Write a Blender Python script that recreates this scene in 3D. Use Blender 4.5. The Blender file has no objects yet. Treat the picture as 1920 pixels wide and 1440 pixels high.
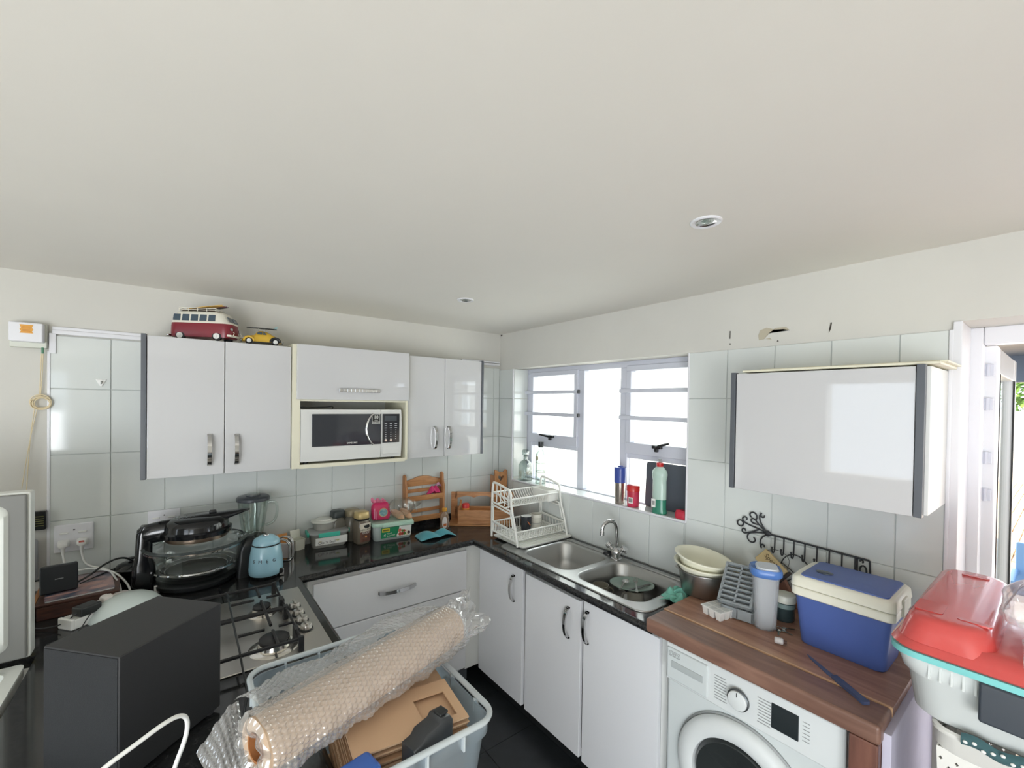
import bpy, bmesh, math, random
from mathutils import Vector, Matrix, Euler
random.seed(7)
PI = math.pi
scene = bpy.context.scene
COL = scene.collection

# ------------------------------------------------------------------ camera, world, sun, daylight, exposure
cam_d = bpy.data.cameras.new('camera'); cam = bpy.data.objects.new('camera', cam_d); COL.objects.link(cam)
CAM = Vector((-1.9968, -2.7665, 1.7582))
yaw, pitch, roll = 0.9163, -0.0115, 0.0146
Fv = Vector((math.cos(yaw)*math.cos(pitch), math.sin(yaw)*math.cos(pitch), math.sin(pitch)))
Rv0 = Vector((math.sin(yaw), -math.cos(yaw), 0)); Uv0 = Rv0.cross(Fv)
Rv = Rv0*math.cos(roll) + Uv0*math.sin(roll); Uv = -Rv0*math.sin(roll) + Uv0*math.cos(roll)
mm = Matrix((Rv, Uv, -Fv)).transposed().to_4x4(); mm.translation = CAM
cam.matrix_world = mm
cam_d.sensor_fit = 'HORIZONTAL'; cam_d.sensor_width = 36.0
cam_d.lens = 807.9763/1920*36; cam_d.shift_y = 45.5934/1920
cam_d.clip_start = 0.02; cam_d.clip_end = 200
scene.camera = cam

world = bpy.data.worlds.new('sky'); scene.world = world; world.use_nodes = True
wn = world.node_tree; bg = wn.nodes['Background']
bg.inputs[0].default_value = (0.80, 0.90, 1.0, 1); bg.inputs[1].default_value = 4.0

def lamp(name, kind, loc, rot, energy, color=(1, 1, 1), **kw):
    d = bpy.data.lights.new(name, kind); d.energy = energy; d.color = color
    for k, v in kw.items(): setattr(d, k, v)
    o = bpy.data.objects.new(name, d); COL.objects.link(o); o.location = loc; o.rotation_euler = rot
    return o
# the sun stands over the roof and strikes the yard and the neighbour's wall
sd = Vector((-0.50, -0.32, 0.80)).normalized()
sun = lamp('sun', 'SUN', (0, 0, 6), (0, 0, 0), 7.5, (1.0, 0.95, 0.86), angle=0.01)
sun.rotation_euler = sd.to_track_quat('Z', 'Y').to_euler()
# two fill lamps added at invented openings behind the photographer; daylight at window and door
lamp('left_fill', 'AREA', (-4.55, -3.95, .80), (PI/2-0.05, 0, -PI/2), 20, (0.98, 0.99, 1.0), shape='RECTANGLE', size=2.0, size_y=1.5)
lamp('front_fill', 'AREA', (-3.80, -5.15, .80), (PI/2-0.02, 0, -0.60), 66, (0.98, 0.99, 1.0), shape='RECTANGLE', size=1.2, size_y=1.5)
lamp('kitchen_window_daylight', 'AREA', (0.30, -0.89, 1.60), (PI/2, 0, PI/2), 9, (0.95, 1.0, 0.98), shape='RECTANGLE', size=1.35, size_y=0.8)
lamp('door_daylight', 'AREA', (0.35, -3.0, 1.2), (PI/2, 0, PI/2), 5, (0.86, 0.88, 1.0), shape='RECTANGLE', size=0.8, size_y=1.8)

vs = scene.view_settings
vs.view_transform = 'Standard'; vs.look = 'None'; vs.gamma = 1.0; vs.use_curve_mapping = False
vs.exposure = 0.10
scene.cycles.max_bounces = 10; scene.cycles.diffuse_bounces = 5; scene.cycles.glossy_bounces = 4
scene.cycles.transparent_max_bounces = 24; scene.cycles.transmission_bounces = 6
scene.cycles.sample_clamp_indirect = 6.0; scene.cycles.caustics_reflective = False; scene.cycles.caustics_refractive = False
scene.cycles.use_denoising = True

# ------------------------------------------------------------------ materials
def L(c):   # sRGB 0-255 -> linear
    return tuple((v/255/12.92 if v/255 <= 0.04045 else ((v/255+0.055)/1.055)**2.4) for v in c)
MATS = {}
def mat(name, rgb, rough=0.5, metal=0.0, var=0.0, vscale=8.0, bump=0.0, bscale=60.0, coat=0.0, spec=0.5, rgb2=None, alpha=None, sheen=0.0, emit=None, stretch=None):
    """Principled material; var/rgb2 mix a noise-driven second tone, bump adds fine relief, alpha mixes in clear transparency"""
    if name in MATS: return MATS[name]
    m = bpy.data.materials.new(name); m.use_nodes = True; MATS[name] = m
    nt = m.node_tree; N = nt.nodes; K = nt.links
    b = N['Principled BSDF']; out = N['Material Output']
    c = (*L(rgb), 1)
    b.inputs['Base Color'].default_value = c
    b.inputs['Roughness'].default_value = rough; b.inputs['Metallic'].default_value = metal
    b.inputs['Coat Weight'].default_value = coat; b.inputs['Specular IOR Level'].default_value = spec
    b.inputs['Coat Roughness'].default_value = 0.015
    if sheen: b.inputs['Sheen Weight'].default_value = sheen
    tc = None
    def coord():
        nonlocal tc
        if tc is None:
            t = N.new('ShaderNodeTexCoord'); mp = N.new('ShaderNodeMapping')
            if stretch: mp.inputs['Scale'].default_value = stretch
            K.new(t.outputs['Object'], mp.inputs['Vector']); tc = mp.outputs['Vector']
        return tc
    if var or rgb2:
        nz = N.new('ShaderNodeTexNoise'); nz.inputs['Scale'].default_value = vscale; nz.inputs['Detail'].default_value = 5
        K.new(coord(), nz.inputs['Vector'])
        mx = N.new('ShaderNodeMix'); mx.data_type = 'RGBA'
        c2 = (*L(rgb2), 1) if rgb2 else tuple(max(0, v*(1-var)) for v in c[:3])+(1,)
        rp = N.new('ShaderNodeMapRange'); rp.inputs[1].default_value = 0.35; rp.inputs[2].default_value = 0.65
        K.new(nz.outputs['Fac'], rp.inputs[0]); K.new(rp.outputs[0], mx.inputs['Factor'])
        mx.inputs['A'].default_value = c; mx.inputs['B'].default_value = c2
        K.new(mx.outputs['Result'], b.inputs['Base Color'])
    if bump:
        nb = N.new('ShaderNodeTexNoise'); nb.inputs['Scale'].default_value = bscale; nb.inputs['Detail'].default_value = 3
        K.new(coord(), nb.inputs['Vector'])
        bp = N.new('ShaderNodeBump'); bp.inputs['Strength'].default_value = bump; bp.inputs['Distance'].default_value = 0.004
        K.new(nb.outputs['Fac'], bp.inputs['Height']); K.new(bp.outputs['Normal'], b.inputs['Normal'])
    if alpha is not None:
        tr = N.new('ShaderNodeBsdfTransparent'); mxs = N.new('ShaderNodeMixShader'); mxs.inputs[0].default_value = alpha
        K.new(tr.outputs[0], mxs.inputs[1]); K.new(b.outputs[0], mxs.inputs[2]); K.new(mxs.outputs[0], out.inputs['Surface'])
    if emit:
        b.inputs['Emission Color'].default_value = c; b.inputs['Emission Strength'].default_value = emit
    return m
def glass(name, tint=(235, 245, 240), refl=0.10, edge=0.55, body=None, bodyfac=0.0, rim=None):
    """thin-walled glass: clear in the middle, reflecting at grazing angles; body adds a milky share"""
    if name in MATS: return MATS[name]
    m = bpy.data.materials.new(name); m.use_nodes = True; MATS[name] = m
    nt = m.node_tree; N = nt.nodes; K = nt.links; N.remove(N['Principled BSDF']); out = N['Material Output']
    tr = N.new('ShaderNodeBsdfTransparent'); tr.inputs[0].default_value = (*L(tint), 1)
    if rim:      # thick walls seen edge-on absorb more
        lr = N.new('ShaderNodeLayerWeight'); lr.inputs['Blend'].default_value = 0.5
        rm = N.new('ShaderNodeMix'); rm.data_type = 'RGBA'; rm.inputs['A'].default_value = (*L(tint), 1); rm.inputs['B'].default_value = (*L(rim), 1)
        K.new(lr.outputs['Facing'], rm.inputs['Factor']); K.new(rm.outputs['Result'], tr.inputs[0])
    gl = N.new('ShaderNodeBsdfGlossy'); gl.inputs['Roughness'].default_value = 0.03
    lw = N.new('ShaderNodeLayerWeight'); lw.inputs['Blend'].default_value = 0.35
    mr = N.new('ShaderNodeMapRange'); mr.inputs[3].default_value = refl; mr.inputs[4].default_value = edge
    K.new(lw.outputs['Facing'], mr.inputs[0])
    mx = N.new('ShaderNodeMixShader'); K.new(mr.outputs[0], mx.inputs[0]); K.new(tr.outputs[0], mx.inputs[1]); K.new(gl.outputs[0], mx.inputs[2])
    last = mx
    if body:
        df = N.new('ShaderNodeBsdfDiffuse'); df.inputs[0].default_value = (*L(body), 1)
        tl = N.new('ShaderNodeBsdfTranslucent'); tl.inputs[0].default_value = (*L(body), 1)
        dm = N.new('ShaderNodeMixShader'); dm.inputs[0].default_value = 0.45
        K.new(df.outputs[0], dm.inputs[1]); K.new(tl.outputs[0], dm.inputs[2])
        m2 = N.new('ShaderNodeMixShader'); m2.inputs[0].default_value = bodyfac
        K.new(mx.outputs[0], m2.inputs[1]); K.new(dm.outputs[0], m2.inputs[2]); last = m2
    K.new(last.outputs[0], out.inputs['Surface'])
    return m
def granite():
    m = mat('granite_black', (40, 41, 42), 0.10, spec=0.5)
    nt = m.node_tree; N = nt.nodes; K = nt.links; b = N['Principled BSDF']
    t = N.new('ShaderNodeTexCoord'); v = N.new('ShaderNodeTexVoronoi'); v.inputs['Scale'].default_value = 260
    nz = N.new('ShaderNodeTexNoise'); nz.inputs['Scale'].default_value = 90; nz.inputs['Detail'].default_value = 4
    K.new(t.outputs['Object'], v.inputs['Vector']); K.new(t.outputs['Object'], nz.inputs['Vector'])
    cr = N.new('ShaderNodeValToRGB'); cr.color_ramp.elements[0].color = (*L((30, 31, 32)), 1); cr.color_ramp.elements[1].color = (*L((50, 50, 50)), 1)
    cr.color_ramp.elements[0].position = 0.42; cr.color_ramp.elements[1].position = 0.72
    K.new(nz.outputs['Fac'], cr.inputs[0]); K.new(cr.outputs[0], b.inputs['Base Color'])
    return m
def wood(name, a, b_, c, scale=(1, 14, 14), rough=0.35, rings=5.0, coat=0.0):
    """long-grain wood: stretched noise bands between three tones"""
    m = bpy.data.materials.new(name); m.use_nodes = True; MATS[name] = m
    nt = m.node_tree; N = nt.nodes; K = nt.links; b = N['Principled BSDF']
    b.inputs['Roughness'].default_value = rough; b.inputs['Coat Weight'].default_value = coat
    t = N.new('ShaderNodeTexCoord'); mp = N.new('ShaderNodeMapping'); mp.inputs['Scale'].default_value = scale
    K.new(t.outputs['Object'], mp.inputs['Vector'])
    nz = N.new('ShaderNodeTexNoise'); nz.inputs['Scale'].default_value = rings; nz.inputs['Detail'].default_value = 6; nz.inputs['Distortion'].default_value = 0.6
    K.new(mp.outputs[0], nz.inputs['Vector'])
    cr = N.new('ShaderNodeValToRGB'); e = cr.color_ramp.elements
    e[0].position = 0.30; e[0].color = (*L(a), 1); e[1].position = 0.72; e[1].color = (*L(c), 1)
    q = e.new(0.5); q.color = (*L(b_), 1)
    K.new(nz.outputs['Fac'], cr.inputs[0]); K.new(cr.outputs[0], b.inputs['Base Color'])
    return m

PLASTER = mat('wall_plaster', (211, 209, 202), 0.75, var=0.04, vscale=2.5, bump=0.10, bscale=45)
CEIL = mat('ceiling_paint', (232, 229, 222), 0.8, var=0.03, vscale=1.5, bump=0.08, bscale=30)
TILE = mat('wall_tile_glaze', (216, 220, 217), 0.06, var=0.02, vscale=3, bump=0.03, bscale=9)
GROUT = mat('grout', (196, 200, 197), 0.85)
FLOORT = mat('floor_tile', (44, 47, 50), 0.38, var=0.25, vscale=14, bump=0.06, bscale=50)
FGROUT = mat('floor_grout', (62, 63, 63), 0.9)
GLOSSW = mat('white_gloss_laminate', (200, 200, 201), 0.035, coat=0.45)
SATINW = mat('white_satin_laminate', (230, 231, 234), 0.22)
CARC = mat('white_carcass', (224, 225, 222), 0.4)
CREAM = mat('cream_edge', (222, 218, 196), 0.45)
DGREY = mat('grey_panel', (88, 92, 98), 0.35)
CHROME = mat('chrome', (205, 205, 205), 0.08, 1.0)
STEEL = mat('brushed_steel', (178, 178, 176), 0.34, 1.0, bump=0.03, bscale=200)
HOBST = mat('hob_steel', (196, 192, 186), 0.36, 1.0)
GRANITE = granite()
ALU = mat('white_aluminium', (206, 208, 218), 0.35)
PVC = mat('white_pvc', (228, 228, 232), 0.3)
BLACK = mat('black_plastic', (30, 32, 33), 0.35)
GLBLACK = mat('gloss_black_plastic', (17, 18, 20), 0.12)
MATBLACK = mat('matt_black_vinyl', (38, 38, 39), 0.55, bump=0.05, bscale=300)
RUBBER = mat('dark_rubber', (40, 40, 42), 0.7)
IRON = mat('cast_iron', (34, 34, 35), 0.45)
WHITEP = mat('white_plastic', (230, 230, 226), 0.3)
OFFW = mat('offwhite_plastic', (226, 226, 212), 0.35)
CREAMP = mat('cream_plastic', (228, 226, 206), 0.35)
GREYP = mat('grey_plastic', (150, 153, 153), 0.4)
CLEARG = glass('clear_glass')
PANE = glass('window_pane', (250, 252, 252), 0.03, 0.35)
CARD = mat('kraft_cardboard', (212, 176, 142), 0.8, var=0.06, vscale=6)
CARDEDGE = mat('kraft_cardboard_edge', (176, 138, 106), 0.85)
PINE = wood('orange_pine', (172, 118, 74), (192, 136, 88), (206, 152, 102), (2, 12, 12), 0.4)
PINEX = wood('orange_pine_upright', (166, 112, 70), (186, 130, 84), (200, 146, 98), (12, 12, 2), 0.4)
RED = mat('red_plastic', (200, 48, 48), 0.3)
LABELW = mat('label_white', (236, 236, 230), 0.45)
LABELK = mat('label_black', (28, 28, 28), 0.5)

# ------------------------------------------------------------------ mesh helpers
class M:
    def __init__(s): s.bm = bmesh.new(); s.wn = False
    def _merge(s, bm2, mtx=None):
        if mtx is not None: bmesh.ops.transform(bm2, matrix=mtx, verts=bm2.verts)
        me = bpy.data.meshes.new('tmp'); bm2.to_mesh(me); bm2.free(); s.bm.from_mesh(me); bpy.data.meshes.remove(me); return s
    def box(s, x0, x1, y0, y1, z0, z1, bev=0.0, seg=2, mtx=None):
        b = bmesh.new(); bmesh.ops.create_cube(b, size=1)
        for v in b.verts: v.co = Vector((x0+(v.co.x+.5)*(x1-x0), y0+(v.co.y+.5)*(y1-y0), z0+(v.co.z+.5)*(z1-z0)))
        if bev: s.wn = True
        if bev: bmesh.ops.bevel(b, geom=b.edges[:], offset=min(bev, .49*min(abs(x1-x0), abs(y1-y0), abs(z1-z0))), segments=seg, affect='EDGES', profile=0.5)
        return s._merge(b, mtx)
    def taper(s, w0, d0, w1, d1, z0, z1, bev=0.0, seg=3, vbev=None, mtx=None, cx=0, cy=0, lid=True):
        """a tapered block: w0 x d0 at z0, w1 x d1 at z1; vbev rounds the upright corners"""
        b = bmesh.new(); n = 6 if vbev else 1
        rows = []
        for (w, d, z, r) in ((w0, d0, z0, vbev), (w1, d1, z1, vbev)):
            rows.append([b.verts.new((cx+x, cy+y, z)) for x, y in rrect(w, d, r or 0, n)])
        k = len(rows[0])
        for i in range(k): b.faces.new((rows[0][i], rows[0][(i+1) % k], rows[1][(i+1) % k], rows[1][i]))
        b.faces.new(rows[0][::-1])
        if lid: b.faces.new(rows[1])
        if bev: bmesh.ops.bevel(b, geom=[e for e in b.edges if len(e.link_faces) == 2 and abs(e.verts[0].co.z-e.verts[1].co.z) < 1e-6], offset=bev, segments=seg, affect='EDGES', profile=0.5)
        return s._merge(b, mtx)
    def cyl(s, c, r, h, axis='z', n=24, r2=None, bev=0.0, mtx=None):
        b = bmesh.new(); bmesh.ops.create_cone(b, cap_ends=True, segments=n, radius1=r, radius2=r if r2 is None else r2, depth=h)
        if bev: bmesh.ops.bevel(b, geom=[e for e in b.edges if abs(e.verts[0].co.z-e.verts[1].co.z) < 1e-6], offset=bev, segments=2, affect='EDGES', profile=0.5)
        bmesh.ops.translate(b, vec=(0, 0, h/2), verts=b.verts)
        R = Matrix.Identity(4)
        if axis == 'x': R = Matrix.Rotation(PI/2, 4, 'Y')
        if axis == 'y': R = Matrix.Rotation(-PI/2, 4, 'X')
        m2 = Matrix.Translation(c) @ R
        return s._merge(b, m2 if mtx is None else mtx @ m2)
    def lathe(s, prof, n=32, c=(0, 0, 0), mtx=None, sx=1, sy=1, closed=False):
        b = bmesh.new(); rows = []
        for r, z in prof:
            if r < 1e-6: rows.append([b.verts.new((c[0], c[1], c[2]+z))])
            else: rows.append([b.verts.new((c[0]+r*sx*math.cos(2*PI*i/n), c[1]+r*sy*math.sin(2*PI*i/n), c[2]+z)) for i in range(n)])
        pr = list(zip(rows, rows[1:])) + ([(rows[-1], rows[0])] if closed else [])
        for A, B in pr:
            for i in range(n):
                j = (i+1) % n
                if len(A) == 1 and len(B) == 1: continue
                if len(A) == 1: b.faces.new((A[0], B[j], B[i]))
                elif len(B) == 1: b.faces.new((A[i], A[j], B[0]))
                else: b.faces.new((A[i], A[j], B[j], B[i]))
        bmesh.ops.recalc_face_normals(b, faces=b.faces)
        return s._merge(b, mtx)
    def loops(s, loops, cap0=True, cap1=True, mtx=None):
        """skin a list of equal-length closed loops of points"""
        b = bmesh.new(); rows = [[b.verts.new(p) for p in lp] for lp in loops]
        for A, B in zip(rows, rows[1:]):
            k = len(A)
            for i in range(k): b.faces.new((A[i], A[(i+1) % k], B[(i+1) % k], B[i]))
        if cap0: b.faces.new(rows[0][::-1])
        if cap1: b.faces.new(rows[-1])
        bmesh.ops.recalc_face_normals(b, faces=b.faces)
        return s._merge(b, mtx)
    def tube(s, pts, r, n=8, closed=False, smooth=0, mtx=None):
        P = [Vector(p) for p in pts]
        for _ in range(smooth): P = chaikin(P, closed)
        k = len(P); b = bmesh.new(); rows = []
        up = None
        for i in range(k):
            a = P[(i-1) % k] if (closed or i > 0) else P[i]; c = P[(i+1) % k] if (closed or i < k-1) else P[i]
            t = (c-a).normalized()
            if up is None: up = Vector((0, 0, 1)) if abs(t.z) < 0.9 else Vector((1, 0, 0))
            u = (up - t*up.dot(t)); u = u.normalized() if u.length > 1e-6 else t.orthogonal().normalized()
            w = t.cross(u); up = u
            rr = r
            if isinstance(r, (list, tuple)):
                q = i/(k-1)*(len(r)-1); q0 = min(int(q), len(r)-2); rr = r[q0]+(r[q0+1]-r[q0])*(q-q0)
            rows.append([b.verts.new(P[i]+(u*math.cos(2*PI*j/n)+w*math.sin(2*PI*j/n))*rr) for j in range(n)])
        for A, B in list(zip(rows, rows[1:])) + ([(rows[-1], rows[0])] if closed else []):
            for j in range(n): b.faces.new((A[j], A[(j+1) % n], B[(j+1) % n], B[j]))
        if not closed: b.faces.new(rows[0][::-1]); b.faces.new(rows[-1])
        bmesh.ops.recalc_face_normals(b, faces=b.faces)
        return s._merge(b, mtx)
    def prism(s, poly, a, b_, axis='z', bev=0.0, mtx=None):
        """extrude a 2D outline from a to b_ along axis; the outline lies in the other two axes"""
        b = bmesh.new()
        def P(u, v, w): return {'z': (u, v, w), 'y': (u, w, v), 'x': (w, u, v)}[axis]
        lo = [b.verts.new(P(u, v, a)) for u, v in poly]; hi = [b.verts.new(P(u, v, b_)) for u, v in poly]
        k = len(poly)
        for i in range(k): b.faces.new((lo[i], lo[(i+1) % k], hi[(i+1) % k], hi[i]))
        b.faces.new(lo[::-1]); b.faces.new(hi)
        bmesh.ops.recalc_face_normals(b, faces=b.faces)
        if bev:
            rim = [e for e in b.edges if len(e.link_faces) == 2 and any(len(f.verts) > 4 or k == 4 for f in e.link_faces) and e.calc_face_angle(0) > 1.0]
            bmesh.ops.bevel(b, geom=rim, offset=bev, segments=2, affect='EDGES', profile=0.5)
        return s._merge(b, mtx)
    def grid(s, f, nu, nv, wrapu=False, mtx=None):
        b = bmesh.new(); R = [[b.verts.new(f(i/(nu if wrapu else nu-1), j/(nv-1))) for i in range(nu)] for j in range(nv)]
        for j in range(nv-1):
            for i in range(nu if wrapu else nu-1):
                b.faces.new((R[j][i], R[j][(i+1) % nu], R[j+1][(i+1) % nu], R[j+1][i]))
        return s._merge(b, mtx)
    def ball(s, c, rx, ry=None, rz=None, n=20, mtx=None):
        b = bmesh.new(); bmesh.ops.create_uvsphere(b, u_segments=n, v_segments=max(8, n//2), radius=1)
        for v in b.verts: v.co = Vector((c[0]+v.co.x*rx, c[1]+v.co.y*(ry or rx), c[2]+v.co.z*(rz or rx)))
        return s._merge(b, mtx)
def rrect(w, d, r, n=6):
    if r <= 0: return [(-w/2, -d/2), (w/2, -d/2), (w/2, d/2), (-w/2, d/2)]
    r = min(r, w/2-1e-4, d/2-1e-4); out = []
    for cx, cy, a0 in ((w/2-r, -d/2+r, -PI/2), (w/2-r, d/2-r, 0), (-w/2+r, d/2-r, PI/2), (-w/2+r, -d/2+r, PI)):
        for i in range(n): a = a0+PI/2*i/(n-1); out.append((cx+r*math.cos(a), cy+r*math.sin(a)))
    return out
def rloop(w, d, r, z, n=6, cx=0, cy=0): return [(cx+x, cy+y, z) for x, y in rrect(w, d, r, n)]
def chaikin(P, closed=False):
    out = []; k = len(P)
    if not closed: out.append(P[0])
    for i in range(k if closed else k-1):
        a, b = P[i], P[(i+1) % k]; out += [a*0.75+b*0.25, a*0.25+b*0.75]
    if not closed: out.append(P[-1])
    return out
def obj(name, m, material, parent=None, smooth=True, ang=50, loc=None, rot=None):
    me = bpy.data.meshes.new(name)
    bm = m.bm
    if smooth:
        lim = math.radians(ang)
        for f in bm.faces: f.smooth = True
        for e in bm.edges:
            if len(e.link_faces) == 2 and e.calc_face_angle(0) > lim: e.smooth = False
    bm.to_mesh(me); bm.free()
    me.materials.append(material)
    o = bpy.data.objects.new(name, me); COL.objects.link(o)
    if smooth and m.wn:
        w_ = o.modifiers.new('face_weighted_normals', 'WEIGHTED_NORMAL'); w_.keep_sharp = True
    if parent: o.parent = parent
    if loc is not None: o.location = loc
    if rot is not None: o.rotation_euler = rot
    return o
def tag(o, label, cat, group=None):
    o['label'] = label; o['category'] = cat
    if group: o['group'] = group
    return o
def thing(name, label, cat, loc=(0, 0, 0), rz=0.0, group=None):
    o = bpy.data.objects.new(name, None); COL.objects.link(o); o.location = loc; o.rotation_euler = (0, 0, rz); o.empty_display_size = 0.05
    return tag(o, label, cat, group)
def struct(o): o['kind'] = 'structure'; return o
def text(name, s, size, parent, loc, rot, material, align='CENTER', ext=0.0002, sx=1.0):
    """raised lettering, turned into a plain mesh"""
    c = bpy.data.curves.new(name, 'FONT'); c.body = s; c.size = size; c.extrude = ext; c.align_x = align; c.align_y = 'CENTER'; c.resolution_u = 2
    t = bpy.data.objects.new('tmp_text', c); COL.objects.link(t)
    dg = bpy.context.evaluated_depsgraph_get(); dg.update()
    me = bpy.data.meshes.new_from_object(t.evaluated_get(dg)); bpy.data.objects.remove(t); bpy.data.curves.remove(c)
    me.name = name; me.materials.clear(); me.materials.append(material)
    o = bpy.data.objects.new(name, me); COL.objects.link(o); o.parent = parent
    o.location = loc; o.rotation_euler = rot; o.scale = (sx, 1, 1); return o
FA = (PI/2, 0, 0)            # lettering that faces -y
FB = (PI/2, 0, -PI/2)        # lettering that faces -x
def RotM(axis, deg, c=(0, 0, 0)): return Matrix.Translation(c) @ Matrix.Rotation(math.radians(deg), 4, axis) @ Matrix.Translation([-v for v in c])
def Tr(*v): return Matrix.Translation(v)
ZC = 0.905    # worktop height
ZS = 1.183    # window sill height
ZW = 0.950    # timber counter height

# ------------------------------------------------------------------ room shell
CZ = 2.300
X0, Y0 = -4.6, -5.2
struct(obj('floor', M().box(X0-.2, 0.3, Y0-.2, 0.2, -0.12, -0.004), FGROUT, smooth=False))
floor = bpy.data.objects['floor']
ft = M().box(-.1635, .1635, -.1635, .1635, -0.008, 0.0, bev=.0015, seg=1)
fo = obj('floor_tile', ft, FLOORT, floor, smooth=False); first = True
LAM = wood('pale_bounce_laminate', (186, 180, 170), (198, 191, 181), (208, 202, 192), (12, 1, 12), .4, 3)
k = 0
for i in range(24):     # unseen living side: plank floor made pale to bounce warm light onto the ceiling
    for j in range(5):
        if i < 13 and j < 3: continue
        x0, y0 = -.30-.19*i+.19, .0-1.1*j-(.55 if i % 2 else 0)
        m_ = M().box(-.0945, .0945, -.549, .549, -.008, 0, bev=.001, seg=1) if k == 0 else None
        o = obj('floor_plank', m_, LAM, floor, smooth=False) if k == 0 else bpy.data.objects['floor_plank'].copy()
        if k: COL.objects.link(o)
        k += 1
        o.location = (x0, y0-.55, 0)
for i in range(7):
    for j in range(10):
        o = fo if first else fo.copy()
        if not first: COL.objects.link(o)
        first = False
        o.location = (-.275-.33*i, -.165-.33*j, random.uniform(-.0006, .0006))
struct(obj('ceiling', M().box(X0-.2, 0.45, Y0-.2, 0.25, CZ, CZ+.15), CEIL, smooth=False))
wb = struct(obj('wall_back', M().box(X0-.2, 0.25, 0.004, 0.22, 0, CZ), PLASTER, smooth=False))
WY0, WY1, WZ0, WZ1 = -1.602, -0.177, 1.165, 2.022      # window hole
DY0, DY1, DZ1 = -3.45, -2.535, 2.045                   # door hole
m = M()
m.box(.004, .25, WY1, .004, 0, CZ).box(.004, .25, WY0, WY1, 0, WZ0).box(.004, .25, WY0, WY1, WZ1, CZ)
m.box(.004, .25, DY1, WY0, 0, CZ).box(.004, .25, DY0, DY1, DZ1, CZ).box(.004, .25, Y0-.2, DY0, 0, CZ)
wr = struct(obj('wall_right', m, PLASTER, smooth=False))
# unseen living-room side behind the photographer: two wide openings invented to admit fill light
m = M(); m.box(X0-.2, -4.4, Y0-.2, Y0, 0, CZ).box(-3.2, .004, Y0-.2, Y0, 0, CZ).box(-4.4, -3.2, Y0-.2, Y0, 2.10, CZ)
struct(obj('wall_front', m, PLASTER, smooth=False))
m = M(); m.box(X0-.2, X0, -1.0, .22, 0, CZ).box(X0-.2, X0, -2.9, -1.8, 0, CZ).box(X0-.2, X0, -1.8, -1.0, 0, 1.0).box(X0-.2, X0, -1.8, -1.0, 2.05, CZ).box(X0-.2, X0, Y0, -5.0, 0, CZ).box(X0-.2, X0, -5.0, -2.9, 2.10, CZ)
struct(obj('wall_left', m, PLASTER, smooth=False))

# wall tiles, 20 x 30 cm, each its own piece
T_ = 0.29726; GAP = 0.0014
TM = {}
def tile(parent, face, u0, u1, z0, z1, off=0.0):
    w, h = round(u1-u0, 4), round(z1-z0, 4)
    if w < .012 or h < .012: return
    key = (face, w, h)
    if key not in TM:
        b = .0016
        if face == 'A': TM[key] = obj('wall_tile', M().box(-w/2+GAP, w/2-GAP, -.004, .004, -h/2+GAP, h/2-GAP, bev=b, seg=1), TILE, parent, smooth=False)
        elif face == 'B': TM[key] = obj('wall_tile', M().box(-.004, .004, -w/2+GAP, w/2-GAP, -h/2+GAP, h/2-GAP, bev=b, seg=1), TILE, parent, smooth=False)
        else: TM[key] = obj('wall_tile', M().box(-w/2+GAP, w/2-GAP, -h/2+GAP, h/2-GAP, -.003, .003, bev=b, seg=1), TILE, parent, smooth=False)
        o = TM[key]
    else:
        o = TM[key].copy(); COL.objects.link(o)
    uc, zc = (u0+u1)/2, (z0+z1)/2
    jit = random.uniform(-.0005, .0005)
    o.location = {'A': (uc, jit+off, zc), 'B': (jit+off, uc, zc), 'S': (uc, zc, off)}[face]
    if face == 'A': o.rotation_euler = (random.uniform(-.002, .002), 0, random.uniform(-.003, .003))
    if face == 'B': o.rotation_euler = (0, random.uniform(-.002, .002), random.uniform(-.003, .003))
rows = [(1.2+T_*r, min(1.2+T_*(r+1), 2.032)) for r in (-1, 0, 1, 2)]
OA = -1.460; OB = -1.7919
ca = [OA+.2*k for k in range(-5, 8)] + [-0.004]
for u0, u1 in zip(ca, ca[1:]):
    for z0, z1 in rows: tile(wb, 'A', u0, u1, z0, z1)
obj('grout', M().box(-2.46, 0, .0005, .006, .9, 2.03), GROUT, wb, smooth=False)
rowsB = [(a, min(b, 2.020)) for a, b in rows]
for z0, z1 in rowsB: tile(wr, 'B', WY1, -.004, z0, z1)
cb = [OB-.2*k for k in range(-8, 0)][::-1]
ub = [WY0+.0]+[c for c in cb if WY0 < c < WY1]+[WY1]
for u0, u1 in zip(ub, ub[1:]): tile(wr, 'B', u0, u1, rows[0][0], 1.172)
right = [-2.515]+[OB-.2*k for k in (3, 2, 1, 0)]+[WY0]
for u0, u1 in zip(right, right[1:]):
    for z0, z1 in rowsB: tile(wr, 'B', u0, u1, z0, z1)
m = M().box(.0005, .006, -2.515, WY0, .9, 2.018).box(.0005, .006, WY0, WY1, .9, 1.17).box(.0005, .006, WY1, 0, .9, 2.018)
obj('grout', m, GROUT, wr, smooth=False)
# tiles of the window reveal and of the sill
for k in range(3):
    z0, z1 = rows[k+1]; z0 = max(z0, ZS); z1 = min(z1, 2.02)
    tile(wr, 'A', .004, .138, z0, z1, off=WY1-.003)
us = [WY0+.002, -1.5, -1.3, -1.1, -.9, -.7, -.5, -.3, WY1-.008]
for v0, v1 in zip(us, us[1:]): tile(wr, 'S', 0.004, .14, v0, v1, off=ZS-.003)
obj('sill_bed', M().box(.004, .16, WY0, WY1, 1.16, ZS-.004), GROUT, wr, smooth=False)
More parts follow.
